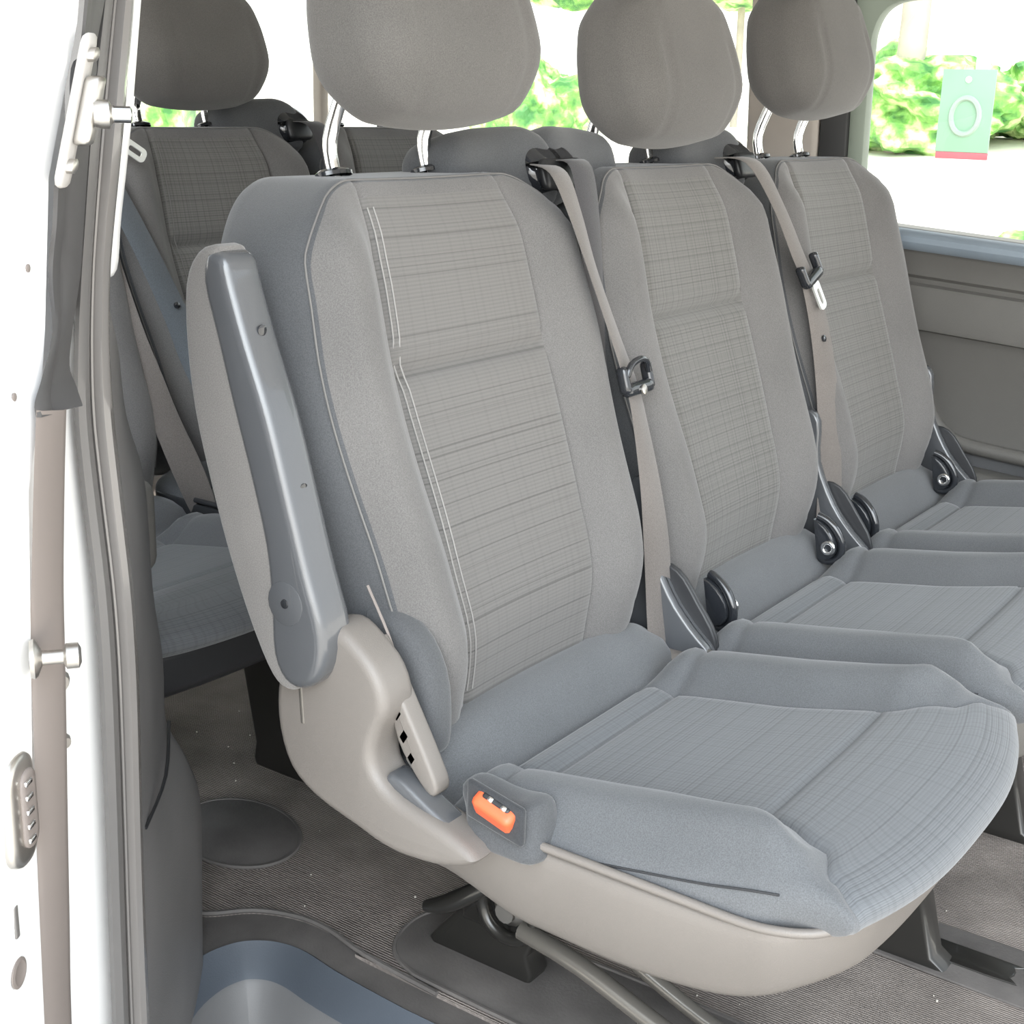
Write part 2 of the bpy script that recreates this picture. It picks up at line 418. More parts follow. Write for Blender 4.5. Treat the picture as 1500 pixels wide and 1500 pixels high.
def make_backrest(parent, insert_mat, stitch=True):
    ins = lambda t: .1235 + .010 * sst(.6, .05, t) if False else .1235 + .012 * (1 - sst(.1, .6, t))
    T0, T1 = .045, .588
    WI = .126
    xs = axis_vals(-.222, .222, (-.132, -WI, -WI + .005, WI - .005, WI, .132, -.20, .20), .0095)
    ts = axis_vals(T0, T1, (.392, .399, .406, .57, .578), .012)
    ns = axis_vals(-.13, 0, (-.012, -.02), .012)
    def width_scale(t):
        return lerp_tab([(-.02, .86), (.08, .90), (.2, .965), (.4, 1.02), (.5, .98), (.59, .90)], t)
    def front(x, t, xr):
        ax = abs(xr)
        k = 1 - sst(.50, .585, t) * .85
        v = .028 * sst(.125, .175, ax) * (1 - sst(.19, .222, ax) * .9) * k * (.45 + .55 * sst(-.02, .12, t))
        v += -.006 * (1 - (min(ax, .12) / .12) ** 2)                    # hollow centre
        v += gro(ax, .1255, .0035, .005)
        if ax < .1256: v += gro(t, .399, .007, .013) + .004 * math.sin(clamp((t - .399) / .19, -1, 1) * math.pi) * (1 if t > .399 else -1)
        v += .012 * math.exp(-((t - .17) / .11) ** 2)                   # lumbar swell
        v -= .030 * (1 - sst(.02, .15, t))
        v -= .010 * sst(.52, .588, t)
        return v
    def mp(x, t, n, raw):
        w = width_scale(t)
        fn = front(x, t, x)
        k = (n + .13) / .13
        xx = x * w
        # side puff, top slopes up to the back
        xx += (1 if x > 0 else -1) * .016 * math.sin(clamp(k, 0, 1) * math.pi) * sst(.16, .222, abs(x))
        tt = t + (.034 * sst(.5, .588, t)) * (1 - k) * .9
        return bk(xx, tt, n + fn * k ** 2)
    def cl(c, side):
        x, t, n = c
        if side == 'z+':
            return 'insert' if abs(x) < WI and t < .57 else 'bolster'
        if side == 'z-': return 'back_panel'
        return 'side'
    d = rbox(xs, ts, ns, lambda sx, sy: .092 if sy > 0 else .045, .012, mp, cl)
    b = part_mesh('backrest', d['bolster'], 'cloth', parent)
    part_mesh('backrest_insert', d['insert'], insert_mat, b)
    part_mesh('side_panel', d['side'], 'cloth_side', b)
    part_mesh('back_panel', d['back_panel'], 'shell_d', b)
    # piping along the front rim
    P = []
    def rim(x, t):
        v = mp(x, t, -.006, None); return v
    a_, r = .222, .092
    for i in range(9): P.append((-a_ + .0015, -.0 + i * .0625))
    P = [(-a_, .10 + i * .0465) for i in range(9)]
    for i in range(1, 9):
        an = R(90 * i / 8); P.append((-a_ + r - r * math.cos(an), T1 - r + r * math.sin(an)))
    for i in range(1, 6): P.append((-a_ + r + (2 * a_ - 2 * r) * i / 5, T1))
    for i in range(1, 9):
        an = R(90 * i / 8); P.append((a_ - r + r * math.sin(an), T1 - r + r * math.cos(an)))
    for i in range(8, -1, -1): P.append((a_, .10 + i * .0465))
    tube('piping', [rim(x * .997, t - .001) for x, t in P], .0011, 'piping', b, seg=6, sm=3)
    # pale ladder stitching along the near seam of the insert
    if stitch:
        for dx in (.0045, .0115):
            pts = [mp(-WI - .001 + dx, .075 + i * .0255, 0, None) + Vector((0, -.0006, 0)) for i in range(20)]
            tube('stitching', pts, .0008, 'stitch', b, seg=5, sm=2)
    return b

def make_cushion(parent, insert_mat):
    Y0, Y1 = -.448, .065            # front .. rear
    ztop = lambda y: JZ - math.sin(B9) / math.cos(B9) * y
    xs = axis_vals(-.236, .236, (-.134, -.130, -.126, .126, .130, .134, -.2, .2, 0), .009)
    ys = axis_vals(Y0, Y1, (-.02, -.026, -.032, -.070, -.076, -.082, -.302, -.309, -.316), .0105)
    zs = axis_vals(0, .12, (.06,), .01)
    def seam_x(y):                  # near/far edge of the ribbed cloth, flaring out round the nose
        return lerp_tab([(-.448, .224), (-.42, .210), (-.38, .172), (-.31, .138), (-.2, .129), (0, .127)], y)
    def relief(x, y):
        ax = abs(x)
        v = lin_tab([(-.448, -.012), (-.42, -.008), (-.39, -.002), (-.35, .004), (-.309, .003), (-.2, .0), (-.1, .001), (-.076, .0)], y) if y < -.076 else 0
        if y >= -.076:
            v = lerp_tab([(-.076, .0), (-.05, .007), (-.026, .001), (-.012, .030), (.004, .050), (.022, .060), (.065, .064)], y)
            if y > -.026: v -= .012 * sst(.17, .236, ax)
        v += gro(y, -.076, .004, .004) + gro(y, -.028, .004, .007)
        if ax < seam_x(y): v += gro(y, -.309, .004, .005)
        e = ax - seam_x(y)
        bo = .030 * sst(0, .05, e) * (1 - .75 * sst(.195, .236, ax)) * sst(-.015, -.07, y) * (1 - .8 * sst(-.34, -.445, y))
        v += bo
        if y < -.03: v += gro(e, 0, .003, .0035)
        return v
    def warp(x, y):
        s_ = seam_x(y); ax = abs(x)
        w_ = ax * s_ / .13 if ax < .13 else s_ + (.236 - s_) * (ax - .13) / .106
        return w_ if x >= 0 else -w_
    def mp(x, y, z, raw):
        x = warp(x, y)
        zt = ztop(y) + relief(x, y)
        zb = .300 + .032 * sst(-.33, -.42, y)
        k = z / .12
        side = .006 * math.sin(k * math.pi)
        xx = x + (side if x > 0 else -side) * sst(.2, .236, abs(x))
        yy = y - .010 * math.sin(k * math.pi) * sst(-.40, -.448, y)
        # nose tucks in at the bottom
        yy += .012 * (1 - sst(0, .55, k)) * sst(-.36, -.448, y)
        if y > .0: zb = .30
        yy += .048 * max(0, x / .236) ** 2.2 * sst(-.25, -.448, y) + .034 * max(0, -x / .236) ** 3 * sst(-.30, -.448, y)
        xx += .012 * (1 - k) * max(0, -x / .236) ** 3 * sst(-.34, -.44, y)
        return Vector((xx, yy, zb + (zt - zb) * k))
    def cl(c, side):
        x, y, z = c
        if side == 'y-': return 'insert' if abs(x) < .13 else 'bolster'
        if side == 'z+': return 'bolster' if y > -.026 or abs(x) > .13 else 'insert'
        if side == 'z-': return 'bolster'
        return 'side'
    def uvf(p, side):
        if side == 'y-': return (p[0], p[1] - (.12 - p[2]))
        return (p[0], p[1])
    d = rbox(xs, ys, zs, lambda sx, sy: (.10 if sx > 0 else .045) if sy < 0 else .03, .045, mp, cl, uvf)
    c = part_mesh('cushion', d['bolster'], 'cloth_c', parent)
    part_mesh('cushion_insert', d['insert'], insert_mat, c)
    part_mesh('side_panel', d['side'], 'cloth_c', c)
    # seam half way down the near and far side
    for s in (-1, 1):
        pts = [mp(s * .236, y, .074 + .012 * sst(-.1, -.38, y), None) + Vector((s * .0003, 0, 0)) for y in (-.11, -.16, -.2, -.25, -.3, -.35, -.39)]
        tube('side_seam', pts, .0010, 'shell_d', c, seg=6)
    return c
M['cloth_c'] = fabric('cushion_cloth', (.118, .123, .130))

def make_headrest(parent, traise, mat='cloth_head'):
    t0 = .640 + traise; H = .205
    xs = axis_vals(-.142, .142, (-.088, .088), .0095); ts = axis_vals(0, H, (), .0095); ns = axis_vals(-.062, .062, (), .011)
    def mp(x, t, n, raw):
        k = t / H
        w = lerp_tab([(0, .93), (.32, 1.03), (.65, 1.01), (1, .84)], k)
        th = lerp_tab([(0, .80), (.3, 1.05), (.7, .95), (1, .62)], k)
        nn = n * th
        nn *= 1 - .18 * (abs(x) / .142) ** 3
        if n > 0: nn += gro(abs(x), .088, .003, .0025)
        tt = t + .012 * (n / .062) * (1 - k) * -1 * 0
        tt -= .012 * (1 - (x / .142) ** 2) * (1 - k)
        return bk(x * w * .955, t0 + tt, nn + .004 + .008 * k)
    d = rbox(xs, ts, ns, lambda sx, sy: .110 if sy > 0 else .045, .042, mp, lambda c, s: 'a')
    h = part_mesh('headrest', d['a'], mat, parent)
    for s in (-1, 1):
        tube('post', [bk(s * .075, .60, -.072), bk(s * .075, .64, -.068), bk(s * .075, t0 + .03, -.03)], .0075, 'chrome', h, seg=14)
        pts = [(s * .075 + .022 * math.cos(a2), .604, -.073 + .016 * math.sin(a2)) for a2 in [k * math.pi / 8 for k in range(16)]]
        bm = bmesh.new()
        lo = [bm.verts.new(bk(*p)) for p in pts]; hi = [bm.verts.new(bk(p[0] * 1, p[1] + .004, p[2])) for p in pts]
        top = [bm.verts.new(bk(s * .075 + (p[0] - s * .075) * .75, .611, -.073 + (p[2] + .073) * .75)) for p in pts]
        for k in range(16):
            j = (k + 1) % 16
            bm.faces.new((lo[k], lo[j], hi[j], hi[k])); bm.faces.new((hi[k], hi[j], top[j], top[k]))
        bm.faces.new(top)
        from_bm('post_sleeve', bm, 'gloss', h)
    return h

def make_shell(parent, mat='shell'):
    zb = lambda y: (.232 + .056 * (max(0, -y - .2) / .237) ** 2.2) if y < -.2 else lerp_tab([(-.2, .232), (-.125, .234), (-.014, .258), (.05, .30)], y)
    xs = axis_vals(-.246, .246, (), .02); ys = axis_vals(-.437, .06, (), .012); zs = axis_vals(0, .1, (), .01)
    def mp(x, y, z, raw):
        k = z / .1; b0 = zb(y)
        top = .338 + .012 * sst(-.30, -.437, y) - .06 * (1 - sst(.20, .236, abs(x))) * (1 - sst(-.36, -.42, y))
        s = 1 - .10 * (1 - k) ** 2
        yy = y + .014 * (1 - k) * sst(-.3, -.437, y) + .05 * max(0, x / .246) ** 2.2 * sst(-.25, -.437, y) + .02 * max(0, -x / .246) ** 3 * sst(-.3, -.437, y)
        return Vector((x * s, yy, b0 + (top - b0) * k))
    d = rbox(xs, ys, zs, lambda sx, sy: (.10 if sx > 0 else .065) if sy < 0 else .03, .012, mp, lambda c, s: 'a')
    o = part_mesh('seat_shell', d['a'], mat, parent)
    # rolled upper lip
    pts = [(-.246, y, .339) for y in (-.05, -.12, -.2, -.28, -.34)] + [(-.243, -.37, .341), (-.234, -.395, .344), (-.218, -.412, .347)]
    tube('lip', pts, .0042, mat, o, seg=8)
    return o

def prism_x(name, poly, x0, x1, mat, parent, bevel=.004, segs=3, taper=0):
    return from_bm(name, prism_bm(poly, x0, x1, lambda u, v, d: Vector((d, u, v)), bevel, segs, taper), mat, parent)

def make_legs(parent, lite=False):
    # two floor brackets, cross tube and struts
    for s, x in ((-1, .0),):
        pl = [(.142, .0), (.138, .03), (.10, .075), (.075, .13), (.07, .24), (-.02, .24), (-.01, .10), (.012, .04), (.01, .0)] if s < 0 else [(-.02, 0), (-.04, .06), (-.12, .17), (-.2, .23), (-.30, .23), (-.31, .16), (-.345, .02), (-.35, 0)]
        l = prism_x('leg', smooth_poly(pl, 2), x - .022, x + .014, 'metal_blk', parent, .005)
        prism_x('rib', [(u * .5 + sum(p[0] for p in pl) / len(pl) * .5, v * .5 + .06) for u, v in pl], x - .03, x + .03, 'metal_blk', l, .008)
def build_seat(label, loc, insert, raise_, group=None, legs=True):
    s = empty('van_seat', label, 'seat', loc, group)
    make_backrest(s, insert); make_cushion(s, 'insert_seat'); make_headrest(s, raise_); make_shell(s)
    return s

def belt_module(parent, side, name='belt_outlet'):
    """rounded shoulder housing at the top corner of the backrest"""
    cx = side * .165
    def xf(p): return bk(cx + p.x, .598 + p.y, -.075 + p.z)
    def mpf(x, y, z):
        e = (x * side + .095) / .19            # 0 inner ... 1 outer
        y2 = y + (.008 * sst(0, .5, e) if y > 0 else 0) - .012 * sst(.7, 1, e)
        return Vector((x, y2, z + .014 * sst(.4, 1, e)))
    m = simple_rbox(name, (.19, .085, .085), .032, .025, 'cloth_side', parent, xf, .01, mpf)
    # black cap with a mouth for the strap
    def xf2(p): return bk(side * .235 + p.x, .600 + p.y, -.052 + p.z)
    cap = simple_rbox('cap', (.082, .074, .084), .026, .026, 'gloss', m, xf2, .009, lambda x, y, z: Vector((x, y - (.02 * sst(0, .04, z) if y > 0 else 0), z)))
    def xf3(p): return bk(side * .232 + p.x, .584 + p.y, -.013 + p.z)
    simple_rbox('mouth', (.058, .036, .012), .008, .005, 'black', m, xf3, .008)
    return m

def anchor_guide(parent, x, side):
    """glossy D-shaped guide let into the roll of the cushion"""
    c = Vector((x, -.012, .367))
    pts = [c + Vector((side * .004 * math.sin(a2), -.005 - .030 * math.sin(a2), .006 + .030 * math.cos(a2) - .012 * math.sin(a2))) for a2 in [R(-15 + k * 18) for k in range(12)]]
    o = tube('child_seat_guide', pts, .0058, 'gloss', parent, seg=10)
    pl = [(-.030 * math.sin(a2), .006 + .027 * math.cos(a2) - .011 * math.sin(a2)) for a2 in [R(-10 + k * 18) for k in range(11)]]
    from_bm('guide_plate', prism_bm(pl, -.013, .013, lambda u, v, d: c + Vector((d, u, v)), .003, 2), 'gloss', o)
    tube('guide_eye', [c + Vector((-side * .015, -.022 - .008 * math.cos(a2), -.002 + .008 * math.sin(a2))) for a2 in [k * math.pi / 5 for k in range(10)]], .003, 'chrome', o, seg=8, closed=True)
    return o
def side_hinge(parent, x):
    """dark plastic recliner cover between neighbouring seats"""
    pl = smooth_poly([(.10, .44), (.075, .50), (.055, .535), (.035, .52), (.03, .46), (.0, .40), (-.03, .365), (-.06, .335), (-.05, .30), (.06, .30), (.10, .35)], 3)
    h = prism_x('recliner_cover', pl, x - .008, x + .008, 'arm', parent, .004)
    pl = smooth_poly([(.03, .42), (.0, .425), (-.03, .39), (-.055, .352), (-.05, .32), (.03, .32)], 3)
    prism_x('flap', pl, x + .010, x + .016, 'shell_d', h, .0025)
    return h

# ------------------------------------------------------------------ the three seats of the middle row
S1 = build_seat('nearest middle-row van seat in grey ribbed cloth, with raised armrest on its door side', (0, 0, 0), 'insert', .018, 'van seats of the middle row')
S2 = copy_tree(S1); S2.location = (.49, 0, 0); S2['label'] = 'middle van seat of the middle row, between the armrest seat and the window seat'
def swap(o, base, mat, rec=True):
    for c in o.children_recursive:
        if c.name.split('.')[0] == base:
            c.data = c.data.copy(); c.data.materials[0] = M[mat]
for c in list(S2.children_recursive):
    if c.name.startswith('stitching'): bpy.data.objects.remove(c)
swap(S2, 'backrest_insert', 'insert_plaid'); swap(S2, 'seat_shell', 'panel'); swap(S2, 'lip', 'panel')
def head_to(c, v):
    c.location = v
    for k in c.children: k.location = (-v[0], -v[1], -v[2])
def shift_head(seat, dt):
    for c in seat.children:
        if c.name.startswith('headrest'): head_to(c, (0, dt * SA, dt * CA))
S3 = copy_tree(S2); S3.location = (.975, 0, 0); S3['label'] = 'middle-row van seat beside the far window and wall panel'
shift_head(S2, -.036); shift_head(S3, .002)
for c in S1.children:
    if c.name.startswith('headrest'): head_to(c, (.006, -.015, -.010))
belt_module(S1, 1); belt_module(S2, -1); belt_module(S2, 1)
side_hinge(S1, .252); side_hinge(S2, .250); side_hinge(S2, -.243)
side_hinge(S3, .248)
for s_, xs_ in ((S2, (-.165, .165)), (S3, (-.185, .165))):
    for x in xs_: anchor_guide(s_, x, 1 if x > 0 else -1)
make_legs(S1)

# armrest of the nearest seat
arm_body = smooth_poly([(.158, .822), (.178, .826), (.187, .80), (.172, .748), (.155, .69), (.136, .63), (.120, .57), (.115, .52), (.113, .47), (.098, .445), (.076, .443), (.054, .462), (.048, .50), (.066, .555), (.086, .62), (.108, .69), (.133, .752), (.150, .80)], 3)
arm = prism_x('armrest', arm_body, -.3065, -.2625, 'arm', S1, .011, 5)
arm_pad = smooth_poly([(.170, .830), (.195, .824), (.211, .795), (.213, .742), (.206, .682), (.190, .621), (.170, .559), (.146, .50), (.122, .455), (.104, .438), (.085, .440), (.075, .46), (.075, .52), (.09, .57), (.11, .63), (.13, .69), (.148, .748), (.158, .80)], 3)
prism_x('armrest_pad', arm_pad, -.3045, -.2645, 'cloth_pad', arm, .009, 4)
def disc_x(name, y, z, r, x0, x1, mat, parent, seg=20):
    return prism_x(name, [(y + r * math.cos(2 * math.pi * k / seg), z + r * math.sin(2 * math.pi * k / seg)) for k in range(seg)], x0, x1, mat, parent, min(.0015, abs(x1 - x0) * .3), 2)
disc_x('pivot_cover', .092, .523, .021, -.3072, -.303, 'arm', arm)
disc_x('screw', .092, .523, .0045, -.3085, -.304, 'gloss', arm)
SCREWS = ((-.284, .1355, .760), (-.284, .0895, .625))
for x_, y, z in SCREWS:
    lathe('screw', [(.0052, 0), (.0052, .0012), (.0035, .0016)], lambda p, x_=x_, y=y, z=z: Vector((x_ + p.x, y - p.z, z + p.y)), 'gloss', arm, 12)
tube('armrest_pin', [(-.285, .095, .445), (-.285, .092, .40)], .003, 'strut', arm, seg=8)

# recliner cover on the door side
cov = smooth_poly([(.028, .492), (.055, .505), (.088, .492), (.115, .462), (.128, .425), (.127, .385), (.112, .348), (.08, .326), (.03, .312), (.0, .304), (-.03, .302), (-.075, .308), (-.108, .326), (-.072, .343), (-.02, .356), (.004, .372), (.010, .392), (.004, .415), (-.006, .44), (.004, .47)], 3)
def cover_fn(u, v, d):
    return Vector((d, u, v))
rc = prism_x('recliner_cover', cov, -.287, -.24, 'shell', S1, .011, 5)
inner = smooth_poly([(.03, .49), (.012, .47), (-.012, .43), (-.035, .39), (-.046, .366), (-.038, .356), (-.02, .372), (.0, .40), (.012, .44)], 3)
prism_x('inner_cover', inner, -.262, -.240, 'shell', rc, .004, 3)
lev = smooth_poly([(-.0, .372), (-.02, .368), (-.045, .355), (-.08, .338), (-.092, .330), (-.085, .322), (-.06, .325), (-.02, .34), (.002, .355)], 3)
prism_x('recline_lever', lev, -.276, -.247, 'arm', rc, .005, 3)
for k in range(3):
    prism_x('spring', [(.006 - k * .008, .425 - k * .02), (.0 - k * .008, .435 - k * .02), (-.006 - k * .008, .428 - k * .02), (.0 - k * .008, .418 - k * .02)], -.262, -.245, 'steel', rc, .001, 1)
bl = smooth_poly([(.07, .50), (.02, .49), (-.008, .45), (-.014, .40), (-.008, .37), (.02, .37), (.06, .42)], 3)
prism_x('backrest_tab', bl, -.228, -.19, 'cloth_side', S1, .014, 4)
tube('trim_wire', [(-.238, .055, .53), (-.239, .03, .49), (-.241, .012, .455)], .0014, 'strip', rc, seg=6)

# buckle pouch
M['cloth_dk'] = fabric('pouch_opening_shade', (.04, .042, .046))  # near-black cloth paints the shade inside the pouch opening
def pxf(p): return Vector((-.232 + p.x, -.108 + p.y, .352 + p.z))
po = simple_rbox('buckle_pouch', (.05, .085, .060), .020, .014, 'cloth_side', S1, pxf, .008,
                 lambda x, y, z: Vector((x - .012 * sst(.0, -.037, z), y + z * .25, z + .25 * -y * 0 - (.016 * sst(-.0, .0375, z) * (1 - 4 * (y / .1) ** 2) if z > 0 else 0))))
simple_rbox('pouch_mouth', (.008, .060, .036), .003, .003, 'cloth_dk', po, lambda p: Vector((-.262 + p.x, -.112 + p.y, .366 + p.z + p.y * .2)), .006)
def bxf(p):
    rot = Matrix.Rotation(R(16), 3, 'X') @ Matrix.Rotation(R(-34), 3, 'Y')
    return Vector((-.262, -.112, .366)) + rot @ (p * .74)
bu = simple_rbox('buckle', (.024, .058, .036), .007, .006, 'red', po, bxf, .005)
simple_rbox('buckle_slot', (.008, .040, .006), .003, .002, 'black', bu, lambda p: bxf(p + Vector((.004, 0, .0165))), .004)
for y in (-.012, .008): simple_rbox('metal_catch', (.007, .008, .006), .002, .002, 'chrome', bu, lambda p, y=y: bxf(p + Vector((.003, y, .018))), .003)

# ---- floor mounting of the nearest seat
ring_c = Vector((-.045, .022, .108))
tube('pivot_ring', [ring_c + Vector((0, .034 * math.cos(a2), .034 * math.sin(a2))) for a2 in [k * math.pi / 8 for k in range(16)]], .008, 'metal_blk', S1, seg=10, closed=True)
lathe('pivot_bolt', [(.020, 0), (.020, .008), (.012, .012), (.012, .018)], lambda p: ring_c + Vector((.01 - p.z, p.x, p.y)), 'steel', S1, 12)
tube('strut', [(-.05, .0, .095), (-.055, -.08, .085), (-.06, -.19, .055), (-.06, -.33, .02)], .011, 'strut', S1, seg=12)
tube('strut', [(.02, -.0, .12), (.02, -.08, .07), (.02, -.19, .025), (.02, -.26, .012)], .009, 'strut', S1, seg=12)
tube('release_handle', [(-.06, .01, .165), (-.075, .047, .136), (-.08, .08, .112), (-.08, .108, .098)], lambda t: .007 + .004 * math.sin(t * math.pi), 'metal_blk', S1, seg=12)
tube('cross_tube', [(-.1, -.02, .20), (.0, -.02, .20), (.15, -.02, .20)], .016, 'metal_blk', S1, seg=12)
tube('cross_tube', [(-.15, -.3, .22), (.05, -.3, .22), (.2, -.3, .22)], .014, 'metal_blk', S1, seg=12)
for s_, lx in ((S2, -.185), (S2, .18), (S3, .12)):
    pl = [(-.02, 0), (-.04, .06), (-.12, .17), (-.2, .23), (-.30, .23), (-.31, .16), (-.345, .02), (-.35, 0)]
    prism_x('leg', smooth_poly(pl, 2), lx - .02, lx + .02, 'metal_blk', s_, .006)

# ------------------------------------------------------------------ third row
T = build_seat('rear-row van seat with dark headrest beside the door pillar', (.5, .88, .02), 'insert_plaid', 0, 'van seats of the rear row')
for c in list(T.children_recursive):
    if c.name.startswith('stitching'): c.data = c.data.copy(); c.data.materials[0] = M['piping']
T['label'] = 'rear-row van seat whose headrest stands clear of the door pillar, between two rear seats'
swap(T, 'seat_shell', 'shell_d'); swap(T, 'lip', 'shell_d')
T2 = copy_tree(T); T2.location = (.97, .88, .02); T2['label'] = 'rear-row van seat seen between the headrest posts of the armrest seat'
T0 = copy_tree(T); T0.location = (.03, .86, -.01); T0['label'] = 'rear-row van seat nearest the door, mostly hidden by the pillar trim, only its cushion showing'
shift_head(T, -.012)
belt_module(T, 1)
for s_ in (T, T0, T2):
    for lx in (-.17, .17):
        prism_x('leg', smooth_poly([(-.32, -.02), (-.30, .07), (-.26, .17), (-.24, .25), (-.15, .25), (-.17, .15), (-.2, .05), (-.2, -.02)], 2) if s_ is not T0 else smooth_poly([(-.32, .01), (-.33, .07), (-.30, .17), (-.28, .25), (-.19, .25), (-.2, .15), (-.22, .05), (-.22, .01)], 2), lx - .02, lx + .02, 'metal_blk', s_, .006)

# ------------------------------------------------------------------ seat belts
def strap(pts, org, side_default=(1, 0, 0)):
    out = []
    for x, t, n, ang in pts:
        a2 = R(ang); p = bk(x, t, n) + Vector(org)
        out.append((p, Vector((math.cos(a2), 0, 0)) + Vector((0, -CA, SA)) * math.sin(a2)))
    return out
def tongue(parent, p, d, s, width=.062, blade=True):
    """black tongue body with a slotted steel blade; d = direction of the blade, s = across the strap"""
    d = Vector(d).normalized(); s = Vector(s).normalized(); s = (s - d * s.dot(d)).normalized(); n = s.cross(d).normalized()
    if n.y > 0: n = -n
    xf = lambda q: Vector(p) + s * q.x + d * q.y + n * q.z
    t = simple_rbox('tongue', (width, .016, .014), .006, .005, 'gloss', parent, lambda q: xf(q), .006)
    for sg in (-1, 1):
        simple_rbox('tongue_ear', (.010, .032, .014), .0045, .004, 'gloss', t, lambda q, sg=sg: xf(q + Vector((sg * (width / 2 - .003), -.012, 0))), .005)
    if not blade:
        tube('tongue_loop', [xf(Vector((x, y, z))) for x, y, z in ((-.024, -.016, .004), (-.016, -.028, .008), (0, -.032, .010), (.016, -.028, .008), (.024, -.016, .004))], .004, 'gloss', t, seg=8)
        return t
    # blade: rounded rectangle frame with slot
    bm = bmesh.new()
    def loop(w, y0, y1, z, r):
        pts = []
        for cx, cy, a0 in ((w / 2 - r, y1 - r, 0), (-w / 2 + r, y1 - r, 90), (-w / 2 + r, y0 + r, 180), (w / 2 - r, y0 + r, 270)):
            for k in range(5): a2 = R(a0 + k * 22.5); pts.append(xf(Vector((cx + r * math.cos(a2), cy + r * math.sin(a2), z))))
        return [bm.verts.new(q) for q in pts]
    o0, o1 = loop(.022, .006, .050, .0015, .008), loop(.022, .006, .050, -.0015, .008)
    i0, i1 = loop(.008, .018, .042, .0015, .0035), loop(.008, .018, .042, -.0015, .0035)
    for k in range(20):
        j = (k + 1) % 20
        bm.faces.new((o0[k], o0[j], i0[j], i0[k])); bm.faces.new((o1[k], i1[k], i1[j], o1[j]))
        bm.faces.new((o0[k], o1[k], o1[j], o0[j])); bm.faces.new((i0[k], i0[j], i1[j], i1[k]))
    from_bm('tongue_blade', bm, 'chrome_bright', t, smooth=False)
    return t
M['chrome_bright'] = plain('bright_zinc_steel', (.85, .86, .82), .3, metal=.6, var=.02)

b1 = empty('seat_belt', 'grey seat belt running down between the armrest seat and the middle seat', 'seat belt', (0, 0, 0), 'seat belts of the middle row')
pts = [(.225, .600, -.03, -5), (.185, .578, .022, -8), (.180, .53, .036, -14), (.192, .47, .036, -20), (.214, .395, .034, -19), (.233, .325, .033, -14), (.236, .28, .032, -10), (.238, .21, .028, 0), (.239, .14, .020, 10), (.236, .07, .010, 12), (.230, .0, .0, 10), (.228, -.06, -.02, 8)]
ribbon('strap', strap(pts, (0, 0, 0)), .046, 'belt', b1)
tongue(b1, bk(.233, .325, .040), bk(0, -1, 0) - bk(0, 0, 0), (1, 0, .05), .058, False)
for dz in (.325 - .004,):
    lathe('tongue_button', [(.006, 0), (.006, .002), (.004, .003)], lambda p: bk(.233 + p.x, .322 + p.y, .047 + p.z), 'steel', b1, 12)
b2 = empty('seat_belt', 'grey seat belt with bright steel tongue between the middle seat and the window seat', 'seat belt', (0, 0, 0), 'seat belts of the middle row')
pts = [(.178, .597, -.02, 0), (.190, .580, .020, 0), (.215, .515, .034, -4), (.245, .445, .036, -2), (.262, .41, .036, 0), (.278, .35, .034, 10), (.282, .28, .030, 16), (.276, .20, .024, 20), (.268, .12, .014, 25), (.252, .05, .005, 28), (.240, .0, .0, 10)]
ribbon('strap', strap(pts, (.49, 0, 0)), .046, 'belt', b2)
tongue(b2, bk(.263, .408, .044) + Vector((.49, 0, 0)), Vector((.33, -.3, -.9)), (1, 0, .12), .058)
lathe('stop_button', [(.005, 0), (.005, .003), (.003, .004)], lambda p: bk(.284 + p.x, .318 + p.y, .034 + p.z) + Vector((.49, 0, 0)), 'gloss', b2, 12)
b3 = empty('seat_belt', 'dark seat belt dropping behind the grey one beside the middle seat', 'seat belt', (0, 0, 0), 'seat belts of the middle row')
pts = [(-.235, .60, -.02, 0), (-.24, .585, .012, 0), (-.245, .50, .008, 0), (-.25, .38, -.01, 0), (-.25, .2, -.03, 0), (-.25, .02, -.04, 0)]
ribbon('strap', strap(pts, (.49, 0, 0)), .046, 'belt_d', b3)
# rear-row belts
b4 = empty('seat_belt', 'dark seat belt at the shoulder of the rear-row seat behind the armrest seat', 'seat belt', (0, 0, 0), 'seat belts of the rear row')
pts = [(.235, .60, -.02, 0), (.245, .58, .02, 0), (.262, .50, .02, 0), (.27, .4, .01, 0), (.26, .2, 0, 0), (.25, .02, 0, 0)]
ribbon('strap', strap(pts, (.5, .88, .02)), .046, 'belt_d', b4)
M['belt_b'] = fabric('webbing_painted_blue_light', (.10, .112, .125))  # bluish light on the strap, mixed into the webbing colour
b5 = empty('seat_belt', 'seat belt with painted bluish light slanting across the rear-row seat to its cushion gap', 'seat belt', (0, 0, 0), 'seat belts of the rear row')
pts = [(-.262, .56, .0, 0), (-.25, .50, .03, 0), (-.225, .40, .045, 0), (-.19, .28, .045, 10), (-.175, .20, .05, 40), (-.165, .13, .06, 10), (-.16, .04, .065, 0), (-.17, .0, .05, 0)]
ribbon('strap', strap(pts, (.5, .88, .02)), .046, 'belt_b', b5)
lathe('stop_button', [(.005, 0), (.005, .003), (.003, .004)], lambda p: bk(-.19 + p.x, .30 + p.y, .048 + p.z) + Vector((.5, .88, .02)), 'gloss', b5, 12)
b6 = empty('seat_belt', 'brown-grey seat belt with a steel tongue hanging next to the door pillar', 'seat belt', (0, 0, 0), 'seat belts of the rear row')
pts = [(-.262, .56, -.01, 30), (-.275, .40, .01, 30), (-.275, .26, .03, 50), (-.265, .14, .05, 15), (-.25, .04, .06, 45), (-.235, -.02, .055, 75)]
ribbon('strap', strap(pts, (.5, .88, .02)), .046, 'belt', b6)
tongue(b6, Vector((.272, .985, .885)), Vector((.55, -.1, -.35)), (.4, 0, .6), .036)

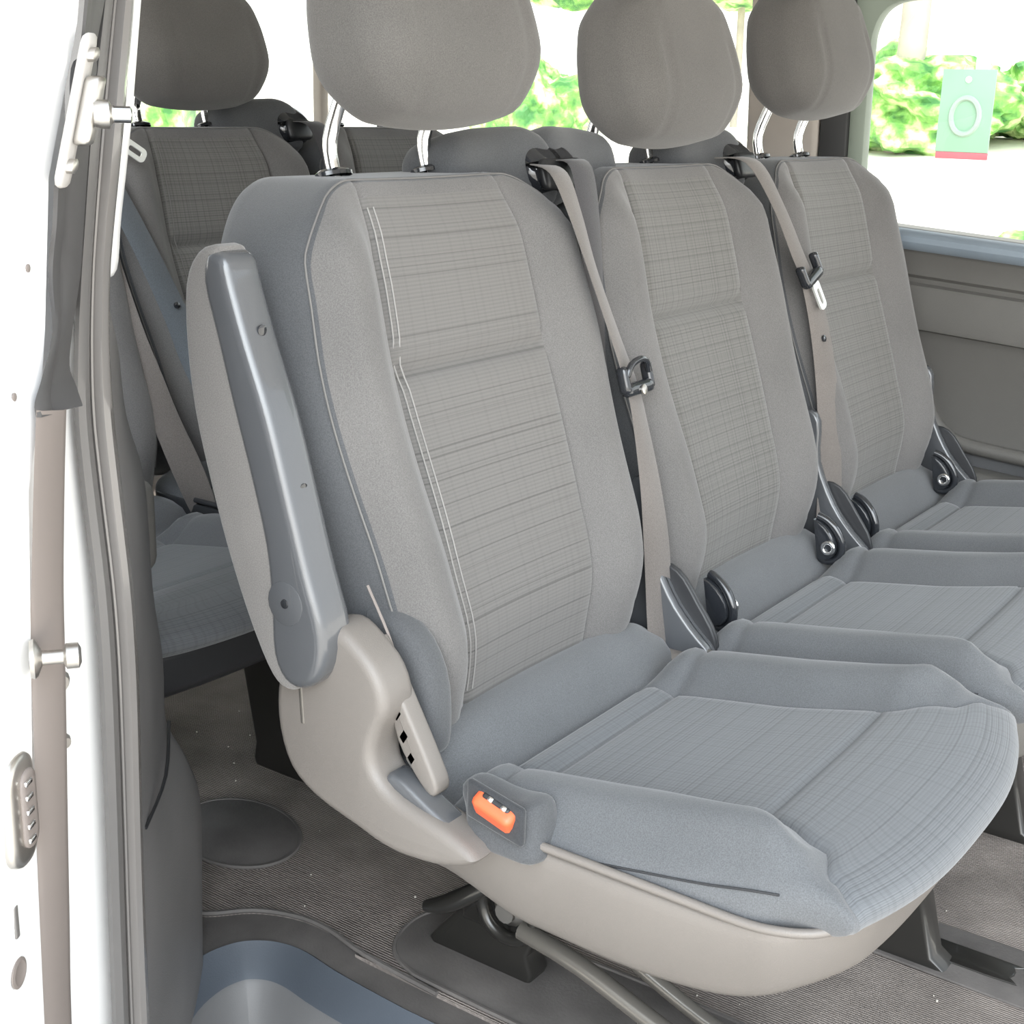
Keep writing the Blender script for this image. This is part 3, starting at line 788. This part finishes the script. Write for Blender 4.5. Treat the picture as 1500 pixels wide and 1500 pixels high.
# ------------------------------------------------------------------ floor, step well
edge = [(-.131, -1.1), (-.131, -.6), (-.131, -.2), (-.131, .05), (-.131, .10), (-.126, .195), (-.119, .25), (-.122, .285), (-.136, .314), (-.160, .335), (-.203, .345), (-.26, .335), (-.33, .30), (-.42, .26)]
edge_s = smooth_poly(edge, 4, closed=False)
def poly_face(name, pts3, mat, thick=0, parent=None):
    bm = bmesh.new(); vs = [bm.verts.new(p) for p in pts3]; f = bm.faces.new(vs)
    bmesh.ops.triangulate(bm, faces=[f])
    if thick:
        r_ = bmesh.ops.extrude_face_region(bm, geom=list(bm.faces))
        for v in r_['geom']:
            if isinstance(v, bmesh.types.BMVert): v.co.z -= thick
    return from_bm(name, bm, mat, parent, smooth=False)
fl = poly_face('floor', [(x, y, 0) for x, y in edge_s] + [(-.42, 2.1, 0), (1.33, 2.1, 0), (1.33, -1.1, 0)], 'rubber')
struct(fl, 'black rubber van floor', 'floor')
# ribbed carpet mat set in the rubber floor, piped edge
me_ = [(-.095, -1.08), (-.095, .08), (-.088, .19), (-.075, .26), (-.078, .31), (-.10, .36), (-.14, .40), (-.15, .44), (-.12, .49), (-.13, .9), (-.20, 1.3), (-.25, 2.0)]
ms = smooth_poly(me_, 4, closed=False)
mat_poly = [(x, y, .004) for x, y in ms] + [(1.25, 2.0, .004), (1.25, -1.08, .004)]
cm = poly_face('carpet_mat', mat_poly, 'carpet', .004); tag(cm, 'ribbed dark grey carpet mat on the van floor', 'carpet')
pp = tube('edge_piping', [(x, y, .005) for x, y in me_[1:10]], .0035, 'rubber', cm, seg=6)
# inset cover plates
def plate(name, outline, z, mat, lab, cat, group=None, h=.004):
    o = from_bm(name, prism_bm(outline, z, z + h, lambda u, v, d: Vector((u, v, d)), .0018, 2), mat)
    return tag(o, lab, cat, group)
ov = [(.02 + .075 * math.cos(a2) * (1.0) + .010 * math.sin(a2), .51 + .098 * math.sin(a2)) for a2 in [k * math.pi / 18 for k in range(36)]]
pl_ = plate('floor_plate', ov, .0035, 'rubber', 'oval dark rubber plate in the carpet beside the pillar trim', 'floor plate')
tube('rim', [(u, v, .006) for u, v in ov[::2]], .003, 'rubber', pl_, seg=6, closed=True)
lr = smooth_poly([(-.075, -.35), (-.085, .04), (-.082, .13), (-.055, .175), (-.0, .19), (.04, .17), (.05, .1), (.05, -.35)], 3)
pl_ = plate('floor_rail_cover', lr, .004, 'rubber', 'dark grey cover plate under the near floor bracket of the armrest seat', 'floor rail cover')
tube('rim', [(u, v, .007) for u, v in lr[::2]], .003, 'rubber', pl_, seg=6, closed=True)
rr_ = smooth_poly([(.285, -1.0), (.28, -.2), (.30, -.1), (.36, -.1), (.385, -.2), (.38, -1.0)], 3)
plate('floor_rail_cover', rr_, .004, 'rubber', 'dark rail strip along the floor under the far bracket of the armrest seat', 'floor rail cover')
sl = smooth_poly([(.318, -.02), (.310, -.40), (.322, -.425), (.344, -.425), (.352, -.40), (.345, -.02)], 3)
plate('floor_rail', sl, .006, 'metal_blk', 'slotted black rail in the floor in front of the far bracket', 'floor rail')
for x in (.70,):
    rr2 = [(x, -1.0), (x, .3), (x + .05, .3), (x + .05, -1.0)]
    plate('floor_rail_cover', rr2, .004, 'rubber', 'thin dark rail strip on the floor below the middle seat', 'floor rail cover')
# crumbs
bm = bmesh.new()
for k in range(150):
    x, y = random.uniform(-.09, .5), random.uniform(-.75, .8); s = random.uniform(.0006, .0017)
    bmesh.ops.create_icosphere(bm, subdivisions=1, radius=s, matrix=Matrix.Translation((x, y, .005 + s * .5)))
tag(from_bm('crumbs', bm, 'crumb', smooth=False), 'tiny pale crumbs scattered on the carpet', 'crumbs', kind='stuff')
# step well: lip, wall, tread
def off(curve, dist, z):
    out = []
    for i, p in enumerate(curve):
        a_ = Vector(curve[min(i + 1, len(curve) - 1)]) - Vector(curve[max(i - 1, 0)]); a_.normalize()
        nx, ny = -a_.y, a_.x
        out.append((p[0] + nx * dist, p[1] + ny * dist, z))
    return out
ec = [(x, y) for x, y in edge_s]
wl = loft('step_well', [off(ec, 0, 0), off(ec, .004, .003), off(ec, .010, -.003), off(ec, .030, -.018), off(ec, .038, -.026)], 'step')
tag(wl, 'blue-grey moulded step edge in the doorway, at the bottom left', 'step')
wall_ = loft('step_wall', [off(ec, .038, -.026), off(ec, .044, -.032), off(ec, .055, -.09), off(ec, .065, -.14)], 'step2', wl)
poly_face('step_tread', [(-.21, -1.1, -.13), (-.21, .24, -.13), (-.62, .24, -.13), (-.62, -1.1, -.13)], 'step2', 0, wl)

# ------------------------------------------------------------------ door side of the body
rows_up = {0: [(-.506, .069, 1.015), (-.444, .128, 1.02), (-.423, .141, 1.022), (-.383, .164, 1.025), (-.373, .17, 1.025)],
 100: [(-.519, .071, .971), (-.458, .123, .972), (-.438, .135, .973), (-.398, .157, .974), (-.388, .164, .974)],
 170: [(-.528, .065, .94), (-.468, .121, .939), (-.448, .13, .939), (-.408, .15, .939), (-.399, .158, .938)],
 250: [(-.538, .069, .905), (-.48, .114, .901), (-.46, .124, .9), (-.42, .147, .898), (-.41, .154, .897)],
 330: [(-.54, .074, .868), (-.48, .119, .862), (-.46, .131, .86), (-.42, .156, .856), (-.41, .162, .855)],
 400: [(-.54, .082, .835), (-.48, .129, .826), (-.46, .14, .823), (-.42, .17, .818), (-.41, .174, .816)]}
rows_lo = {500: [(-.6, .012, .803), (-.56, .035, .796), (-.48, .137, .774), (-.46, .145, .771), (-.42, .173, .762)],
 600: [(-.6, .023, .757), (-.56, .045, .748), (-.48, .149, .719), (-.46, .154, .715), (-.42, .173, .706)],
 700: [(-.6, .031, .71), (-.56, .052, .698), (-.48, .144, .665), (-.46, .147, .661), (-.42, .165, .649)],
 850: [(-.6, .042, .636), (-.56, .061, .621), (-.48, .129, .584), (-.46, .133, .577), (-.42, .153, .562)],
 950: [(-.6, .05, .584), (-.56, .065, .567), (-.48, .13, .525), (-.46, .132, .518), (-.42, .153, .501)],
 1050: [(-.6, .052, .531), (-.56, .069, .512), (-.48, .133, .465), (-.46, .135, .457), (-.42, .155, .436)],
 1200: [(-.6, .058, .449), (-.56, .076, .425), (-.48, .135, .37), (-.46, .138, .36), (-.42, .163, .335)],
 1350: [(-.6, .064, .361), (-.56, .083, .333), (-.48, .142, .269), (-.46, .144, .258), (-.42, .167, .229)],
 1500: [(-.6, .07, .269), (-.56, .09, .236), (-.48, .144, .165), (-.46, .146, .152), (-.42, .165, .12)],
 1750: [(-.6, .075, .11), (-.56, .095, .07), (-.48, .15, -.01), (-.46, .152, -.03), (-.42, .17, -.06)]}
def ext_top(c):                                                  # carry a pillar line up to the roof, leaning in
    p = Vector(c[0]); q = Vector(c[1]); d = (p - q) / (p.z - q.z)
    return [tuple(p + d * .30), tuple(p + d * .15)] + c
def relax(rows):
    ks = sorted(rows)
    for _ in range(3):
        for i in range(1, len(ks) - 1):
            for j in range(len(rows[ks[i]])):
                a_, p, b_ = Vector(rows[ks[i - 1]][j]), Vector(rows[ks[i]][j]), Vector(rows[ks[i + 1]][j])
                if a_.z == b_.z: continue
                f = (p.z - a_.z) / (b_.z - a_.z); q = a_.lerp(b_, f)
                rows[ks[i]][j] = tuple(p.lerp(q, .35))
allr = {}
for k, v in rows_up.items(): allr[k] = v[1:4]
for k, v in rows_lo.items(): allr[k] = v[2:5]
relax(allr)
for k in rows_up: rows_up[k][1:4] = allr[k]
for k in rows_lo: rows_lo[k][2:5] = allr[k]
upk = sorted(rows_up); lok = sorted(rows_lo)
D0 = ext_top([rows_up[k][1] for k in upk] + [rows_lo[k][2] for k in lok])
E0 = ext_top([rows_up[k][2] for k in upk] + [rows_lo[k][3] for k in lok])
E1 = ext_top([rows_up[k][3] for k in upk] + [rows_lo[k][4] for k in lok])
def sm3(c): return smooth_poly(c, 4, closed=False)
def bulge(c0, c1, prof):
    """strips between two lines; prof [(frac, push towards the doorway)]"""
    a_, b_ = sm3(c0), sm3(c1); out = []
    for f, h in prof:
        out.append([tuple(Vector(p).lerp(Vector(q), f) + Vector((-.35, -.93, 0)) * h) for p, q in zip(a_, b_)])
    return out
PI = math.pi
seal_a = loft('trim_1', bulge(D0, E0, [(0, 0), (.12, .006), (.5, .009), (.85, .006), (1, -.003)]), 'seal2')
struct(seal_a, 'outer dark lip of the door opening seal', 'door seal')
seal_b = loft('trim_2', bulge(E0, E1, [(0, -.003), (.04, .002), (.10, .004), (.16, .001), (.2, .004), (.35, .012), (.55, .016), (.75, .012), (.92, .003), (1, -.006)]), 'seal')
struct(seal_b, 'round grey bulb of the door opening seal', 'door seal')
# white sliver of body beside the seal, upper part
W0 = [tuple(Vector(p) + Vector((.001, .004, 0))) for p in E1[:8]]; W1 = [(p[0] + .020, p[1] + .013, p[2]) for p in W0]
W0.append((-.42, .182, .810)); W1.append((-.406, .190, .810))
ws = loft('trim_3', bulge(W0, W1, [(0, 0), (.3, .003), (.8, .003), (1, 0)]), 'white')
struct(ws, 'bright white body edge inside the upper door seal', 'body edge')
# pillar trim (F)
G = [(-.395, .19, 1.3), (-.395, .195, 1.02), (-.395, .195, .9), (-.40, .195, .80), (-.335, .265, .735), (-.31, .29, .668), (-.275, .31, .593), (-.255, .33, .475), (-.25, .325, .395), (-.245, .33, .32), (-.218, .33, .262), (-.197, .335, .205), (-.197, .337, .12), (-.197, .34, .05), (-.197, .342, -.0), (-.20, .345, -.06)]
F0 = []
for p in G:
    z = p[2]
    e = sorted(E1, key=lambda q: abs(q[2] - z))
    # interpolate E1 at a height that looks level
    zz = clamp(z, -.06, 1.3)
    tab = sorted((q[2], q) for q in E1)
    lo = tab[0]; hi = tab[-1]
    for a_, b_ in zip(tab, tab[1:]):
        if a_[0] <= zz <= b_[0]: lo, hi = a_, b_; break
    f = 0 if hi[0] == lo[0] else clamp((zz - lo[0]) / (hi[0] - lo[0]), 0, 1)
    q = Vector(lo[1]).lerp(Vector(hi[1]), f); F0.append((q.x + .002, q.y + .006, z))
tr = loft('trim_4', bulge(F0, G, [(0, 0), (.3, .004), (.85, .004), (.96, .002), (1, -.006), (1.02, -.03), (1.02, -.12)]), 'trim')
struct(tr, 'dark textured pillar trim running down to the floor', 'pillar trim')
tube('trim_joint', [(-.40, .183, .31), (-.33, .235, .318), (-.255, .315, .325)], .0018, 'black', tr, seg=6)
# small grey knob behind the trim
simple_rbox('trim_lump', (.04, .04, .10), .018, .018, 'panel', tr, lambda p: Vector((-.262 + p.x, .345 + p.y, .535 + p.z)), .01)
# white jamb between rubber strip and seal
C0 = [(-.55, .115, 1.3), (-.545, .11, 1.0), (-.55, .11, .80)] + [tuple(Vector(rows_lo[k][1]) + Vector((-.02, .03, 0))) for k in lok[1:]]
C1 = [(-.42, .16, 1.3), (-.46, .15, 1.0), (-.475, .14, .80)] + [tuple(Vector(rows_lo[k][2]) + Vector((.012, .012, 0))) for k in lok[1:]]
jm = loft('wall_left', bulge(C0, C1, [(0, .0), (.4, -.004), (.6, -.002), (1, -.004)]), 'white')
struct(jm, 'white painted door jamb of the van body', 'door jamb')
for (f, z, r_) in ((.25, .52, .010), (.3, .47, .007), (.35, .655, .005)):
    p = Vector((-.535, .115, z))
    lathe('jamb_bolt', [(r_, 0), (r_, .006), (r_ * .6, .010)], lambda q, p=p: p + Vector((q.x, -q.z, q.y)), 'steel', jm, 12)

# sliding door slid back: its leading edge
dr = bpy.data.objects.new('door_1', None); COL.objects.link(dr); dr.location = (0, 0, 0)
struct(dr, 'white sliding door slid back, seen on its edge', 'sliding door')
B0 = [rows_lo[k][0] for k in lok[1:]]; B1 = [rows_lo[k][1] for k in lok[1:]]
rs = loft('rubber_strip', bulge(B0, B1, [(0, 0), (.15, .003), (.85, .003), (1, 0), (1.02, -.03)]), 'strip', dr)
rs['label'] = 'grey rubber strip down the door edge'
# dark upper inner trim of the door
PL = [(-.47, .069, 1.3)] + [rows_up[k][0] for k in upk] + [(-.56, .055, .80), (-.585, .035, .775), (-.60, .024, .762), (-.60, .024, .752)]
PR = [(-.36, .10, 1.3)] + [tuple(Vector(rows_up[k][1]) + Vector((-.004, -.008, 0))) for k in upk] + [(-.50, .112, .79), (-.51, .105, .765), (-.52, .085, .752), (-.535, .06, .745)]
up_ = loft('inner_trim', bulge(PL, PR, [(0, 0), (.08, .004), (.3, .004), (.36, -.002), (.5, .001), (.95, .004), (1, 0), (1.02, -.03)]), 'trim_dk', dr)
# white door shell
DLT = [(0, (-.90, -.09)), (.5, (-.90, -.10)), (.7, (-.89, -.10)), (.76, (-.89, -.10)), (.8, (-.885, -.10)), (.9, (-.88, -.10)), (1.0, (-.875, -.10)), (1.3, (-.86, -.10))]
DRT = [(0, (-.602, .078)), (.5, (-.602, .054)), (.7, (-.601, .036)), (.76, (-.590, .032)), (.8, (-.562, .060)), (.9, (-.541, .073)), (1.0, (-.510, .073)), (1.3, (-.455, .075))]
DL = [(p[0], p[1], z) for z, p in DLT][::-1]; DR_ = [(p[0], p[1], z) for z, p in DRT][::-1]
ds = loft('door_shell', [[tuple(Vector(p).lerp(Vector(q), f)) for p, q in zip(DL, DR_)] for f in (0, .3, .6, .8, .9, 1)], 'white', dr)
def dpt(px_y, depth):                                            # a point on the door edge face by height and fraction
    return None
def on_door(x, z, push=0):
    z0 = clamp(z, 0, 1.3)
    xl, yl = [lin_tab([(z, p[i]) for z, p in DLT], z0) for i in (0, 1)]
    xr, yr = [lin_tab([(z, p[i]) for z, p in DRT], z0) for i in (0, 1)]
    f = (x - xl) / (xr - xl); y = yl + (yr - yl) * f
    return Vector((x, y, z)) + Vector((.5, -.87, 0)) * push
DN = Vector((.5, -.87, 0)).normalized(); DS = Vector((.87, .5, 0)).normalized()
def on_xf(x, z): 
    c = on_door(x, z)
    return lambda p: c + DS * p.x + Vector((0, 0, 1)) * p.y + DN * p.z
DOOR_ITEMS = True
# items on the door edge
def bxw(p, dx=0, dz=0):                                           # bracket follows the lean of the door edge
    z = .944 + p.y; return on_door(-.531 + .32 * p.y + dx, z) + DS * p.x + DN * (p.z + dz)
br = simple_rbox('bracket', (.021, .100, .005), .007, .002, 'bracket', dr, lambda p: bxw(p, 0, .012), .006)
simple_rbox('bracket_block', (.014, .045, .012), .004, .003, 'steel', br, lambda p: bxw(p, .003, .020), .005)
for dz_ in (.036, -.036):
    lathe('bolt', [(.005, 0), (.005, .005), (.003, .006)], lambda p, dz_=dz_: bxw(Vector((p.x, p.y + dz_, p.z)), 0, .014), 'steel', br, 10)
c0 = bxw(Vector((.002, -.002, 0)), 0, .028)
ax = Vector((.80, -.60, 0)).normalized(); s1 = Vector((0, 0, 1)); s2 = ax.cross(s1)
lathe('roller', [(.008, -.004), (.0095, .001), (.0095, .006), (.006, .008), (.006, .009)], lambda p: c0 + ax * p.z + s1 * p.x + s2 * p.y, 'steel', br, 16)
lathe('roller_pin', [(.0055, .009), (.0055, .020), (.004, .021)], lambda p: c0 + ax * p.z + s1 * p.x + s2 * p.y, 'chrome', br, 16)
for x, z in ((-.577, .844), (-.616, .768)):
    lathe('screw', [(.0028, 0), (.0028, .001), (.0015, .0015)], on_xf(x, z), 'strip', dr, 10)
gb = lathe('guide_bolt', [(.013, 0), (.014, .003), (.012, .005), (.005, .008), (.005, .022), (.009, .024), (.009, .032), (.005, .034)],
           (lambda c: (lambda p: c + ax * p.z + s1 * p.x + s2 * p.y))(on_xf(-.610, .581)(Vector((0, 0, .004)))), 'steel', dr, 18)
gb['label'] = 'steel guide bolt on the door edge'
la = simple_rbox('latch', (.040, .085, .012), .017, .004, 'steel', dr, on_xf(-.624, .471), .005)
simple_rbox('latch_recess', (.022, .060, .004), .010, .0015, 'strip', la, lambda p: on_xf(-.622, .471)(p + Vector((.002, 0, .0065))), .005)
for k in range(5): simple_rbox('latch_tooth', (.010, .004, .003), .001, .001, 'chrome', la, lambda p, k=k: on_xf(-.622, .471)(p + Vector((-.002, .022 - k * .011, .009))), .004)
simple_rbox('door_slot', (.006, .026, .002), .0015, .0008, 'seal', dr, on_xf(-.633, .386), .004)
lathe('round_plug', [(.0115, 0), (.0115, .0012), (.009, .0018), (.007, .0010)], on_xf(-.634, .344), 'strip', dr, 24)

# ------------------------------------------------------------------ far wall, rear, roof
def wz(z, y): return z + .06 * (y - .15) * (1 if y < .5 else 0) + (.021 if y >= .5 else 0)
YS = [-1.1 + i * .1 for i in range(32)]
prof = [(.765, 1.31), (.760, 1.285), (.757, 1.266), (.750, 1.258), (.741, 1.257), (.732, 1.262), (.726, 1.272), (.720, 1.276), (.684, 1.279), (.678, 1.286), (.670, 1.287), (.666, 1.277), (.660, 1.274), (.600, 1.268), (.592, 1.270), (.588, 1.282), (.575, 1.290), (.42, 1.300), (.36, 1.302), (.0, 1.31)]
fw = loft('wall_right', [[(x, y, wz(z, y)) for y in YS] for z, x in prof], 'panel'); struct(fw, 'dark plastic lower wall panel below the far window', 'wall panel')
ledge = loft('window_sill', [[(x, y, wz(z, y) + .0004) for y in YS] for z, x in ((.7605, 1.283), (.757, 1.264), (.750, 1.256), (.741, 1.255), (.732, 1.260), (.726, 1.270))], 'sill', fw)
pk = [(.10, .56), (.082, .50), (.06, .445), (.035, .412), (0, .393), (-.06, .386), (-.12, .382), (-.5, .36), (-1.0, .33)]
tube('pocket_lip', [(1.292, y, z) for y, z in pk], .013, 'panel', fw, seg=12)
pl2 = [(y, z) for y, z in smooth_poly([(.10, .30), (.10, .56), (.082, .50), (.06, .445), (.035, .412), (0, .393), (-.06, .386), (-.12, .382), (-.5, .36), (-1.0, .33), (-1.0, .28)], 1)]
prism_x('pocket_base', pl2, 1.297, 1.30, 'panel_d', fw, 0)
def ledge_fn(p): return Vector((1.275 + p.x, -.35 + p.y, wz(.349, -.35 + p.y) + p.z))
simple_rbox('lower_ledge', (.06, 1.2, .032), .01, .01, 'panel', fw, ledge_fn, .03)
# window frame and pillars of the far side
fr = smooth_poly([(.216, .755), (.219, .90), (.222, 1.05), (.219, 1.09), (.205, 1.118), (.18, 1.133), (.14, 1.138)], 3, closed=False)
frp = fr + [(-1.1, 1.14), (-1.1, 1.34), (.262, 1.34), (.248, .90), (.246, .755)]
w1 = bpy.data.objects.new('window_1', None); COL.objects.link(w1); struct(w1, 'large side window beyond the far seats', 'window')
from_bm('window_frame', prism_bm(frp, 1.27, 1.30, lambda u, v, d: Vector((d, u, v)), .003, 2), 'frame_g', w1)
from_bm('window_seal', prism_bm([(.246, .755), (.248, .90), (.262, 1.34), (.305, 1.34), (.300, .90), (.298, .755)], 1.262, 1.30, lambda u, v, d: Vector((d, u, v)), .004, 2), 'frame', w1)
gp = loft('pane', [[(1.292, y, .70) for y in (-1.1, .24)], [(1.292, y, 1.2) for y in (-1.1, .24)]], 'glass', w1)
bp_ = from_bm('trim_5', prism_bm([(.300, .70), (.302, .90), (.318, 1.34), (.455, 1.34), (.440, .90), (.436, .70)], 1.255, 1.30, lambda u, v, d: Vector((d, u, v)), .01, 3), 'beige')
struct(bp_, 'beige pillar trim between the two far windows', 'pillar trim')
w2 = bpy.data.objects.new('window_2', None); COL.objects.link(w2); struct(w2, 'rear side window on the far side', 'window')
loft('pane', [[(1.292, y, .70) for y in (.44, 1.98)], [(1.292, y, 1.25) for y in (.44, 1.98)]], 'glass', w2)
from_bm('window_frame', prism_bm([(.44, 1.24), (.44, 1.34), (2.02, 1.34), (2.02, 1.24)], 1.26, 1.30, lambda u, v, d: Vector((d, u, v)), .004, 2), 'liner', w2)
REAR_POST = True
bp2 = from_bm('trim_6', prism_bm([(1.50, .0), (1.50, 1.34), (1.53, 1.34), (1.53, .0)], 1.27, 1.30, lambda u, v, d: Vector((d, u, v)), .01, 3), 'beige')
struct(bp2, 'beige slim pillar towards the rear corner', 'pillar trim')
rw = from_bm('wall_back', prism_bm([(-.45, 0), (-.45, .80), (1.30, .80), (1.30, 0)], 2.05, 2.10, lambda u, v, d: Vector((u, d, v)), .004, 2), 'panel'); struct(rw, 'dark lower tailgate panel', 'wall panel')
w3 = bpy.data.objects.new('window_3', None); COL.objects.link(w3); struct(w3, 'tailgate window', 'window')
loft('pane', [[(x, 2.08, .79) for x in (-.44, 1.25)], [(x, 2.08, 1.3) for x in (-.44, 1.25)]], 'glass', w3)
nw = from_bm('wall_left_lower', prism_bm([(.36, 0), (.36, .78), (2.08, .78), (2.08, 0)], -.46, -.40, lambda u, v, d: Vector((d, u, v)), .004, 2), 'panel'); nw.name = 'wall_left.001'; struct(nw, 'dark inner side wall behind the door pillar', 'wall panel')
cl_ = from_bm('ceiling', prism_bm([(-.46, -1.1), (-.46, 2.1), (1.32, 2.1), (1.32, -1.1)], 1.335, 1.37, lambda u, v, d: Vector((u, v, d)), .005, 2), 'liner'); struct(cl_, 'pale headliner', 'ceiling')
# folded paper on the ledge by the window seat
pb = bmesh.new(); v_ = [pb.verts.new(p) for p in ((1.205, -.010, .325), (1.225, -.052, .322), (1.215, -.030, .352), (1.24, -.02, .322))]
for f in ((0, 1, 2), (1, 3, 2), (0, 2, 3)): pb.faces.new([v_[i] for i in f])
tag(from_bm('paper_scrap', pb, 'paper', smooth=False), 'small white folded paper between the far cushion and wall panel', 'paper')

# ------------------------------------------------------------------ outside
gr = bpy.data.meshes.new('ground'); s_ = 60; gr.from_pydata([(-s_, -s_, -.42), (s_, -s_, -.42), (s_, s_, -.42), (-s_, s_, -.42)], [], [(0, 1, 2, 3)])
struct(link('ground', gr, 'ground', smooth=False), 'pale sunlit ground outside', 'ground')
bank = loft('ground_bank', [[(x, y, z) for y in (-6, 0, 3, 8, 16, 30)] for x, z in ((5.2, -.43), (5.6, -.25), (6.2, .12), (7, .42), (7.8, .66), (9, .78), (14, .85), (40, .9))], 'ground'); struct(bank, 'pale gravel bank rising beyond the van', 'ground')
def bush(x, y, z0, sx, sy, sz, label, seed, group='bushes outside the far windows'):
    bm = bmesh.new(); rnd = random.Random(seed)
    bmesh.ops.create_icosphere(bm, subdivisions=5, radius=1)
    for v in bm.verts:
        d = noise.fractal(v.co * 1.6 + Vector((seed, 0, 0)), 1, 2, 5)
        v.co *= 1 + .35 * d + .06 * rnd.random()
        v.co = Vector((v.co.x * sx, v.co.y * sy, v.co.z * sz))
    o = from_bm('bush', bm, 'bush', smooth=False); o.location = (x, y, z0)
    gz = -.3 if x < 5.8 else lin_tab([(5.2, -.43), (6.2, .12), (7, .42), (7.8, .66), (9, .78), (14, .85)], x) - .05
    tube('stem', [(0, 0, gz - z0), (.02, 0, (gz - z0) / 2), (0, 0, 0)], .03, 'bark', o, seg=8)
    return tag(o, label, 'bush', group)
bush(8.5, 2.75, .98, .8, .62, .34, 'green bush at the foot of the tree trunk, seen through the far window', 1)
bush(9.2, 2.1, 1.02, .5, .35, .26, 'green bush beside the white board, seen through the far window', 2)
bush(8.6, 1.55, 1.12, .4, .42, .16, 'small green bush right of the green notice', 3)
bush(8.0, 5.55, .78, .45, .42, .42, 'light green bush between the two nearest headrests', 4)
bush(9.5, 6.0, 2.1, .6, .95, .35, 'green foliage high between the two nearest headrests', 5)
bush(9.5, 4.6, 1.95, .6, .6, .25, 'green foliage above the middle headrest', 6)
bush(7.1, 9.3, 1.15, .75, .7, 1.3, 'green bush behind the rear-row headrest', 8)
bush(6.15, 1.12, .26, .22, .40, .13, 'low green hedge along the bottom of the far window', 9)
def trunk_r(t): return .11 - .03 * t
tk = tube('tree_trunk', [(8.1, 2.69, .65), (8.1, 2.68, .6), (8.12, 2.66, 1.5), (8.1, 2.65, 2.6)], trunk_r, 'bark', seg=14)
tag(tk, 'grey-brown tree trunk rising above the bush outside the far window', 'tree')
# notice post with a white board and a green notice
sg = empty('notice_post', 'white board with a green and red notice hung below it outside the far window', 'sign', (3.0, .62, -.42))
def sq(name, y0, y1, z0, z1, x, mat, parent, th=.012, bev=.003):
    o = from_bm(name, prism_bm([(y0, z0), (y0, z1), (y1, z1), (y1, z0)], x, x + th, lambda u, v, d: Vector((d - 3.0, u - .62, v + .42)), bev, 2), mat, parent); return o
sq('board', .30, .740, 1.112, 1.60, 3.0, 'white', sg)
sq('post', .565, .60, -.42, 1.3, 3.02, 'white', sg, .03)
nt_ = sq('notice', .527, .680, .845, 1.073, 2.985, 'green', sg, .008, .002)
sq('red_band', .527, .678, .826, .845, 2.985, 'redsign', sg, .008, .002)
sq('white_band', .527, .678, .800, .826, 2.985, 'paper', sg, .008, .002)
ringm = [(.603 + .040 * math.cos(a2), .945 + .050 * math.sin(a2)) for a2 in [k * math.pi / 12 for k in range(24)]]
tube('ring_mark', [(2.984 - 3.0, y - .62, z + .42) for y, z in ringm], .008, 'green2', nt_, seg=6, closed=True)
lathe('notice_hole', [(.009, 0), (.009, .002)], lambda p: Vector((2.984 - 3.0 - p.z, .603 - .62 + p.x, 1.045 + .42 + p.y)), 'paper', nt_, 14)

# ------------------------------------------------------------------ light and camera
w = bpy.data.worlds.new('sky'); bpy.context.scene.world = w; w.use_nodes = True; nt = w.node_tree
bg = nt.nodes['Background']; tc = N(nt, 'ShaderNodeTexCoord'); sp = N(nt, 'ShaderNodeSeparateXYZ')
nt.links.new(tc.outputs['Generated'], sp.inputs[0])
r = ramp(nt, [(.0, (1, .98, .94, 1)), (.3, (.90, .96, 1, 1)), (1, (.80, .89, 1, 1))]); nt.links.new(sp.outputs['Z'], r.inputs['Fac'])
nt.links.new(r.outputs['Color'], bg.inputs['Color'])
dp = N(nt, 'ShaderNodeVectorMath', operation='DOT_PRODUCT'); dp.inputs[1].default_value = Vector((-.72, -.50, .42)).normalized()
nt.links.new(tc.outputs['Generated'], dp.inputs[0])
mx_ = N(nt, 'ShaderNodeMath', operation='MAXIMUM'); mx_.inputs[1].default_value = 0; nt.links.new(dp.outputs['Value'], mx_.inputs[0])
pw = N(nt, 'ShaderNodeMath', operation='POWER'); pw.inputs[1].default_value = 9; nt.links.new(mx_.outputs[0], pw.inputs[0])
ma = N(nt, 'ShaderNodeMath', operation='MULTIPLY_ADD'); ma.inputs[1].default_value = 11.0; ma.inputs[2].default_value = 2.2
nt.links.new(pw.outputs[0], ma.inputs[0]); nt.links.new(ma.outputs[0], bg.inputs['Strength'])
sd = bpy.data.lights.new('sun', 'SUN'); sd.energy = 6; sd.angle = R(1.5); sd.color = (1, .95, .86)
so = bpy.data.objects.new('sun', sd); COL.objects.link(so)
so.rotation_euler = Vector((-.35, -.25, -.9)).to_track_quat('-Z', 'Y').to_euler()
cd = bpy.data.cameras.new('camera'); co = bpy.data.objects.new('camera', cd); COL.objects.link(co)
y_, t_, r_ = R(-55.1137), R(-16.4586), R(1.533)
F = Vector((-math.sin(y_) * math.cos(t_), math.cos(y_) * math.cos(t_), math.sin(t_)))
Rt = F.cross(Vector((0, 0, 1))).normalized(); U = Rt.cross(F)
R2 = Rt * math.cos(r_) + U * math.sin(r_); U2 = -Rt * math.sin(r_) + U * math.cos(r_)
mt = Matrix((R2, U2, -F)).transposed().to_4x4(); mt.translation = Vector((-1.15, -.7394, .9587))
co.matrix_world = mt
cd.sensor_fit = 'HORIZONTAL'; cd.sensor_width = 36; cd.lens = 36 * 2046.63 / 1500; cd.clip_start = .05; cd.clip_end = 300
bpy.context.scene.camera = co
vs = bpy.context.scene.view_settings; vs.view_transform = 'Standard'; vs.look = 'None'; vs.exposure = -0.2
